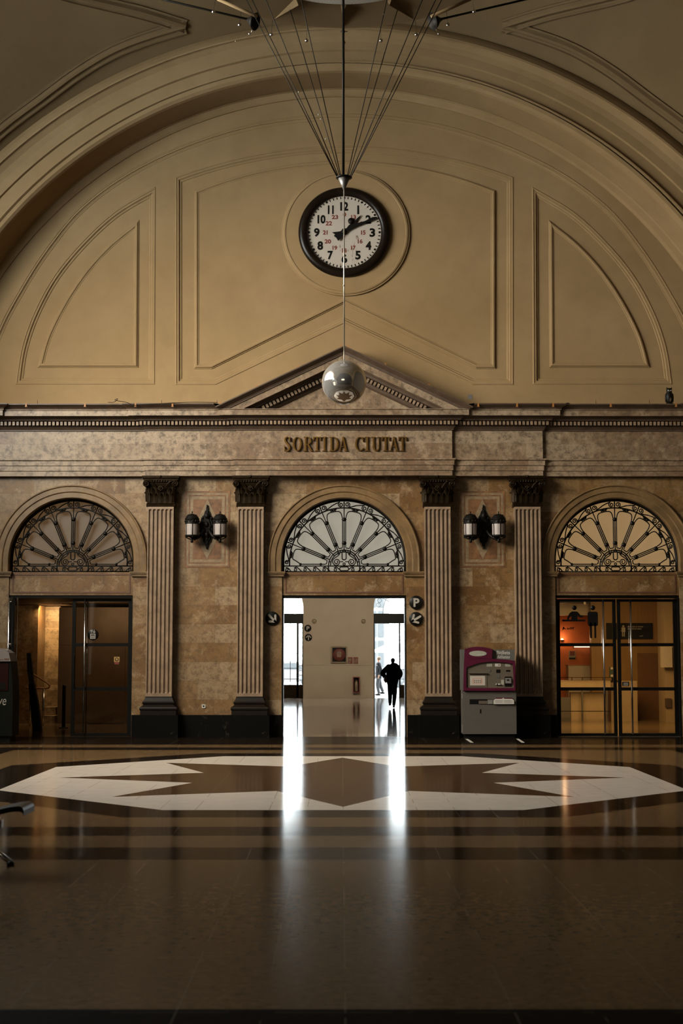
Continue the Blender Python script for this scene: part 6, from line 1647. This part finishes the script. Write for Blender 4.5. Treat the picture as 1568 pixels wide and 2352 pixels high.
obox('shaft', 1523.5, 1553, 1370, 1655, 41.3, 0.9, 'creme', parent=cl, fl=True); obox('wall_box', 1518.5, 1544, 1484, 1533, 41.1, 0.2, 'ivory', parent=cl); obox('dark_plate', 1527, 1541.5, 1604, 1625, 41.25, 0.05, 'darkbed', parent=cl)
obox('office_door', 1464, 1522, 1500, 1655, 43.44, 0.06, plain('red_brown_wood_door', (0.17, 0.07, 0.02), 0.45), 'brown inner door in the wood panelled wall, behind the right glass leaf', 'door', fl=True)
w = thing('leaflet_stand', 'small stand of green leaflets behind the service counter', 'leaflet stand', (ax(1407, 41.9), 41.9, az(1564, 41.9)))
obox('holder', 1399.5, 1413, 1532, 1557, 42.0, 0.08, plain('dark_green_leaflet', (0.02, 0.045, 0.02), 0.5), parent=w); obox('paper', 1402, 1412, 1532.5, 1537.5, 41.99, 0.02, 'ivory', parent=w); obox('paper', 1402, 1412, 1549.5, 1554.5, 41.99, 0.02, 'ivory', parent=w); obox('paper', 1404, 1408, 1538, 1563.8, 42.03, 0.02, 'frame', parent=w)
# pictograms printed on the glass
gy = WY+0.194
gg = lambda px, py: at(px, py, gy)
def decal(mb, name, mat, lab): return obj(name, mb, M[mat], DOORS[2], True, lab)
mb = MB(); q = gg(1318.5, 1396); mb.lathe([(0, -0.003), (0.053, -0.003), (0.053, 0)], (q[0], gy, q[1]), 24, 'y')
tors = [(1311.5, 1423.5), (1311.5, 1415), (1307, 1419), (1306, 1423.5), (1302, 1423.5), (1302.5, 1417), (1308, 1408), (1313, 1404.5), (1324, 1404.5), (1328, 1407), (1333, 1413.5), (1339.5, 1414.5), (1338, 1418), (1331, 1418), (1325.5, 1414), (1325.5, 1423.5)]
mb.prism([gg(*p) for p in tors], gy-0.003, gy); q, q2 = gg(1290.5, 1423.2), gg(1344, 1427.3); mb.box(q[0], q2[0], gy-0.003, gy, q2[1], q[1])
decal(mb, 'clerk_pictogram', 'signblack', 'black pictogram of a clerk at a counter')
mb = MB(); q = gg(1360.8, 1396); mb.lathe([(0, -0.003), (0.057, -0.003), (0.057, 0)], (q[0], gy, q[1]), 24, 'y')
q, q2 = gg(1349, 1405), gg(1373, 1438); mb.rbox(q[0], q2[0], gy-0.003, gy, q2[1], q[1], 0.045)
for a, b in ((1354, 1359.3), (1364, 1369)): q, q2 = gg(a, 1430), gg(b, 1466); mb.rbox(q[0], q2[0], gy-0.003, gy, q2[1], q[1], 0.022)
decal(mb, 'customer_pictogram', 'signblack', 'black pictogram of a standing person')
q, q2 = gg(1301, 1440), gg(1318.5, 1445.8); mb = text_mb('adif', q[0], q2[0], q2[1], q[1], gy, 0.003, 0.03)
mb.prism([gg(*p) for p in [(1290.5, 1448), (1293, 1439), (1299.5, 1445.5), (1296, 1445.5), (1295, 1443.5), (1293.5, 1446)]], gy-0.003, gy)
decal(mb, 'logo', 'signblack', 'small black logo and word adif')
q, q2 = gg(1428.5, 1566), gg(1444.5, 1576); decal(MB().box(q[0], q2[0], gy-0.003, gy, q2[1], q[1]), 'door_sticker', 'signblack', 'small dark sticker with pale print')
mb = MB()
for k in range(3): 
    q, q2 = gg(1431, 1568+2.6*k), gg(1442, 1569.2+2.6*k); mb.box(q[0], q2[0], gy-0.006, gy-0.003, q2[1], q[1])
decal(mb, 'sticker_print', 'signwhite', None)

# ================================================================== STREET OUTSIDE
M['facade'] = plain('pale_grey_facade', (0.16, 0.16, 0.16), 0.8, var=0.1, scale=0.4)
M['facadeglass'] = plain('bluish_window_glass', (0.082, 0.092, 0.098), 0.3, var=0.1)
bd = thing('street_building', 'pale building with bluish windows across the street, beyond the open door', 'building', (ax(878, 110, 1500), 110, 0))
x0_, x1_ = ax(845, 110, 1500), ax(894, 110, 1500)
obj('wall', MB().box(x0_-3, x1_, 110, 118, 0, 14), M['facade'], bd, True)
for i in range(3):
    for j in range(3):
        a = x1_-0.45-0.55*i*1.0
        obj('window', MB().box(a-0.36, a, 109.94, 110.0, 0.9+2.2*j, 2.8+2.2*j), M['facadeglass'], bd, True)
def car(x, y, label, mat):
    w = thing('parked_car', label, 'car', (x, y, -0.02), group=None)
    side = smooth_path([(-2.1, 0.35), (-2.15, 0.62), (-1.95, 0.85), (-1.1, 0.95), (-0.5, 1.38), (0.75, 1.42), (1.45, 1.0), (2.0, 0.88), (2.1, 0.5), (2.0, 0.30)], 3)
    obj('body', MB().prism(side + [(1.7, 0.25), (-1.8, 0.25)], -0.85, 0.85), mat, w)
    obj('side_window', MB().prism([(-0.95, 0.95), (-0.45, 1.30), (0.70, 1.34), (1.2, 0.98)], -0.87, 0.87), M['facadeglass'], w)
    for s in (-1.3, 1.3):
        for yy in (-0.8, 0.8): obj('wheel', MB().lathe([(0, -0.1), (0.30, -0.1), (0.33, -0.06), (0.33, 0.06), (0.30, 0.1), (0, 0.1)], (s, yy, 0.33), 20, 'y'), M['facadeglass'], w)
    return w
car(ax(899, 84, 1550)+1.6, 84, 'pale car across the street seen behind the walking person', plain('silver_car_paint', (0.12, 0.12, 0.125), 0.3))
car(ax(676, 88, 1550)-0.6, 88, 'white car across the street seen through the left glazed door', plain('white_car_paint', (0.20, 0.18, 0.18), 0.3))
pa_ = thing('street_parasol', 'white parasol on the pavement seen above the walking person', 'parasol', (ax(905, 76, 1500), 76, -0.02))
obj('cloth', MB().lathe([(1.35, 1.95), (0.0, 2.55)], (0, 0, 0), 8, smooth=False), plain('white_parasol_cloth', (0.75, 0.75, 0.75), 0.8), pa_); obj('pole', MB().tube([(0, 0, 0), (0, 0, 2.55)], 0.02, 8), M['steel'], pa_)

# ================================================================== PEOPLE
def skin_body(name, nodes, edges, mat, parent, root=0):
    me = bpy.data.meshes.new(name); me.from_pydata([n[0] for n in nodes], edges, []); me.update()
    o = bpy.data.objects.new(name, me); COL.objects.link(o)
    sk = o.modifiers.new('skin', 'SKIN'); sk.use_smooth_shade = True
    for i, n in enumerate(nodes):
        r_ = n[1] if isinstance(n[1], tuple) else (n[1], n[1])
        me.skin_vertices[0].data[i].radius = r_; me.skin_vertices[0].data[i].use_root = (i == root)
    sb_ = o.modifiers.new('sub', 'SUBSURF'); sb_.levels = 1; sb_.render_levels = 1
    bpy.context.view_layer.update()
    dg = bpy.context.evaluated_depsgraph_get(); m2_ = bpy.data.meshes.new_from_object(o.evaluated_get(dg)); m2_.name = name
    o.modifiers.clear(); o.data = m2_; bpy.data.meshes.remove(me)
    m2_.materials.clear(); m2_.materials.append(mat); m2_.polygons.foreach_set('use_smooth', [True]*len(m2_.polygons))
    o.parent = parent; return o
M['skin'] = plain('skin', (0.42, 0.24, 0.16), 0.5, var=0.05)
def figure(parent, J, facing):
    """J: joints in local metres; facing: unit vector the face looks along"""
    nodes = []; edges = []
    def add(p, r, prev=None):
        nodes.append((p, r)); i = len(nodes)-1
        if prev is not None: edges.append((prev, i))
        return i
    pel = add(J['pelvis'], (0.125, 0.10)); bel = add(J['belly'], (0.12, 0.095), pel); ch = add(J['chest'], (0.15, 0.11), bel)
    nk = add(J['neck'], 0.055, ch); h = Vector(J['head']); f = Vector(facing)
    h1 = add(tuple(h+Vector((0, 0, -0.07))), (0.062, 0.068), nk); h2 = add(tuple(h+Vector((0, 0, 0.03))), (0.075, 0.088), h1); add(tuple(h+Vector((0, 0, 0.085))), 0.05, h2)
    add(tuple(h+f*0.105+Vector((0, 0, -0.005))), 0.012, h2)      # nose
    for s in ('l', 'r'):
        sh = add(J['sh_'+s], 0.058, ch); el_ = add(J['el_'+s], 0.042, sh); wr = add(J['wr_'+s], 0.028, el_)
        w_ = Vector(J['wr_'+s]); d = (w_-Vector(J['el_'+s])).normalized(); q = d.orthogonal().normalized()
        pm = add(tuple(w_+d*0.06), (0.036, 0.016), wr)
        for k, (o1, l1) in enumerate(((-0.028, 0.065), (-0.010, 0.078), (0.010, 0.074), (0.027, 0.060))):
            a = add(tuple(w_+d*0.10+q*o1), 0.0095, pm); b_ = add(tuple(w_+d*(0.10+l1*0.5)+q*o1+Vector((0, 0, -0.006))), 0.009, a); add(tuple(w_+d*(0.10+l1*0.9)+q*o1+Vector((0, 0, -0.018))), 0.008, b_)
        a = add(tuple(w_+d*0.05+q*0.045), 0.010, pm); add(tuple(w_+d*0.085+q*0.058), 0.009, a)
        hp = add(J['hip_'+s], 0.085, pel); kn = add(J['kn_'+s], 0.056, hp); an = add(J['an_'+s], 0.038, kn)
        ft = Vector(J['an_'+s])+f*0.10+Vector((0, 0, -0.05)); add(tuple(ft), (0.035, 0.022), an)
    return skin_body('body', nodes, edges, M['skin'], parent)
def loft(rings, seg=20):
    """rings: (centre, rx, ry) stacked"""
    mb = MB(); v = []; n = len(rings)
    for c, rx, ry in rings:
        for k in range(seg): a = 2*pi*k/seg; v.append((c[0]+rx*cos(a), c[1]+ry*sin(a), c[2]))
    f = [(i*seg+k, i*seg+(k+1) % seg, (i+1)*seg+(k+1) % seg, (i+1)*seg+k) for i in range(n-1) for k in range(seg)]
    f += [tuple(range(seg-1, -1, -1)), tuple((n-1)*seg+k for k in range(seg))]
    mb.add(v, f, True); return mb
def shoe(mb, an, f):
    a = Vector((an[0], an[1], 0)); 
    rot = Matrix.Translation(a) @ Vector((f[0], f[1], 0)).to_track_quat('Y', 'Z').to_matrix().to_4x4()
    lift = max(0, an[2]-0.09)
    mb.ball((0, 0.05, 0.045), 0.055, 12, 8, (0.85, 2.5, 0.8), M=Matrix.Translation((0, 0, lift)) @ rot); return mb
S1 = 0.00102
g1 = lambda u, v, y=0.0: ((u-890)*S1, y, (2125-v)*S1)
pxw, pyw = floor_at(901, 1626)
pw = thing('person', 'person in dark hooded coat walking away towards the open street door', 'person', (pxw, pyw, 0))
J = dict(pelvis=g1(890, 1230), belly=g1(890, 1080), chest=g1(895, 830), neck=g1(903, 650), head=g1(907, 535),
         sh_l=g1(765, 740), el_l=g1(560, 940, 0.02), wr_l=g1(660, 1080, 0.10), sh_r=g1(1050, 740), el_r=g1(1165, 950, 0.0), wr_r=g1(1105, 1130, 0.09),
         hip_l=g1(815, 1290), kn_l=g1(812, 1660, 0.05), an_l=g1(815, 1975, 0.16), hip_r=g1(965, 1290), kn_r=g1(965, 1680, 0.03), an_r=g1(935, 2035, -0.10))
figure(pw, J, (0, 1, 0))
jk = loft([(g1(890, 1330), 0.185, 0.135), (g1(888, 1200), 0.205, 0.15), (g1(890, 1050), 0.210, 0.16), (g1(892, 900), 0.215, 0.16), (g1(900, 780), 0.205, 0.15), (g1(905, 700), 0.165, 0.14), (g1(905, 640), 0.10, 0.11)])
for s, ys in (('l', 0.03), ('r', 0.02)):
    pts = smooth_path([J['sh_'+s], J['el_'+s], J['wr_'+s]], 6); n = len(pts)
    jk.tube(pts, [0.098-0.032*i/n for i in range(n)], 14); jk.ball(pts[0], 0.10, 14, 10)
jk.ball(g1(950, 665, -0.07), 0.10, 16, 10, (1.45, 0.9, 0.75)); jk.ball(g1(860, 690, -0.05), 0.09, 16, 10, (1.3, 0.9, 0.7))
obj('coat', jk, M['cloth'], pw)
tr = MB()
for s in ('l', 'r'):
    pts = smooth_path([J['hip_'+s], J['kn_'+s], J['an_'+s]], 6); n = len(pts)
    tr.tube(pts, [0.105-0.055*i/n for i in range(n)], 14)
tr.ball(J['pelvis'], 0.15, 14, 10, (1.2, 0.9, 0.9))
obj('trousers', tr, M['cloth'], pw)
sh = MB(); shoe(sh, J['an_l'], (0, 1)); shoe(sh, J['an_r'], (0, 1)); obj('shoes', sh, M['cloth'], pw)
obj('hair', MB().ball(g1(907, 512, -0.012), 0.083, 16, 12, (0.95, 1.1, 1.05)), M['cloth'], pw)
bx_, by_ = pxw + g1(665, 1090)[0], pyw+0.05
bg = thing('bag', 'orange-brown bag held at the left hip of the walking person', 'bag', (bx_, by_, 0.90))
obj('pouch', MB().ball((0, 0, 0.10), 0.09, 16, 12, (0.75, 0.8, 1.55)), plain('orange_brown_leather', (0.30, 0.09, 0.012), 0.5), bg)
obj('strap', MB().tube(smooth_path([(-0.03, 0, 0.20), (-0.015, 0, 0.29), (0.02, 0, 0.30), (0.04, 0, 0.21)], 4), 0.008, 6), M['cloth'], bg)
S2 = 0.00133
g2 = lambda u, v, y=0.0: ((u-430)*S2, y, (1745-v)*S2)
pxw2 = ax(840+430/14.7, 66.4, 1550)
p2_ = thing('person', 'passer-by in grey jacket and pale jeans walking left on the bright street outside', 'person', (pxw2, 66.4, -0.02))
J2 = dict(pelvis=g2(430, 1100), belly=g2(430, 960), chest=g2(430, 750), neck=g2(430, 600), head=g2(430, 500),
          sh_l=g2(420, 670, -0.19), el_l=g2(500, 860, -0.22), wr_l=g2(450, 1020, -0.22), sh_r=g2(420, 670, 0.19), el_r=g2(390, 870, 0.22), wr_r=g2(350, 1010, 0.22),
          hip_l=g2(425, 1130, -0.09), kn_l=g2(390, 1370, -0.09), an_l=g2(440, 1655, -0.09), hip_r=g2(440, 1130, 0.09), kn_r=g2(490, 1380, 0.09), an_r=g2(580, 1600, 0.09))
figure(p2_, J2, (-1, 0, 0))
M['greycloth'] = plain('grey_jacket_cloth', (0.015, 0.0175, 0.022), 0.9); M['jeans'] = plain('pale_grey_jeans', (0.045, 0.048, 0.055), 0.9)
jk = loft([(g2(430, 1150), 0.13, 0.17), (g2(430, 1090), 0.135, 0.18), (g2(430, 950), 0.135, 0.185), (g2(430, 780), 0.14, 0.20), (g2(430, 660), 0.11, 0.17), (g2(430, 610), 0.07, 0.08)])
for s in ('l', 'r'):
    pts = smooth_path([J2['sh_'+s], J2['el_'+s], J2['wr_'+s]], 6); n = len(pts); jk.tube(pts, [0.075-0.03*i/n for i in range(n)], 12); jk.ball(pts[0], 0.078, 12, 8)
obj('jacket', jk, M['greycloth'], p2_)
tr = MB()
for s in ('l', 'r'):
    pts = smooth_path([J2['hip_'+s], J2['kn_'+s], J2['an_'+s]], 6); n = len(pts); tr.tube(pts, [0.105-0.05*i/n for i in range(n)], 12)
obj('jeans', tr, M['jeans'], p2_)
sh = MB(); shoe(sh, J2['an_l'], (-1, 0)); shoe(sh, J2['an_r'], (-1, 0)); obj('shoes', sh, M['cloth'], p2_)
obj('hair', MB().ball(g2(442, 480), 0.092, 16, 12, (1, 0.9, 0.95)), plain('light_brown_hair', (0.16, 0.10, 0.06), 0.7), p2_)
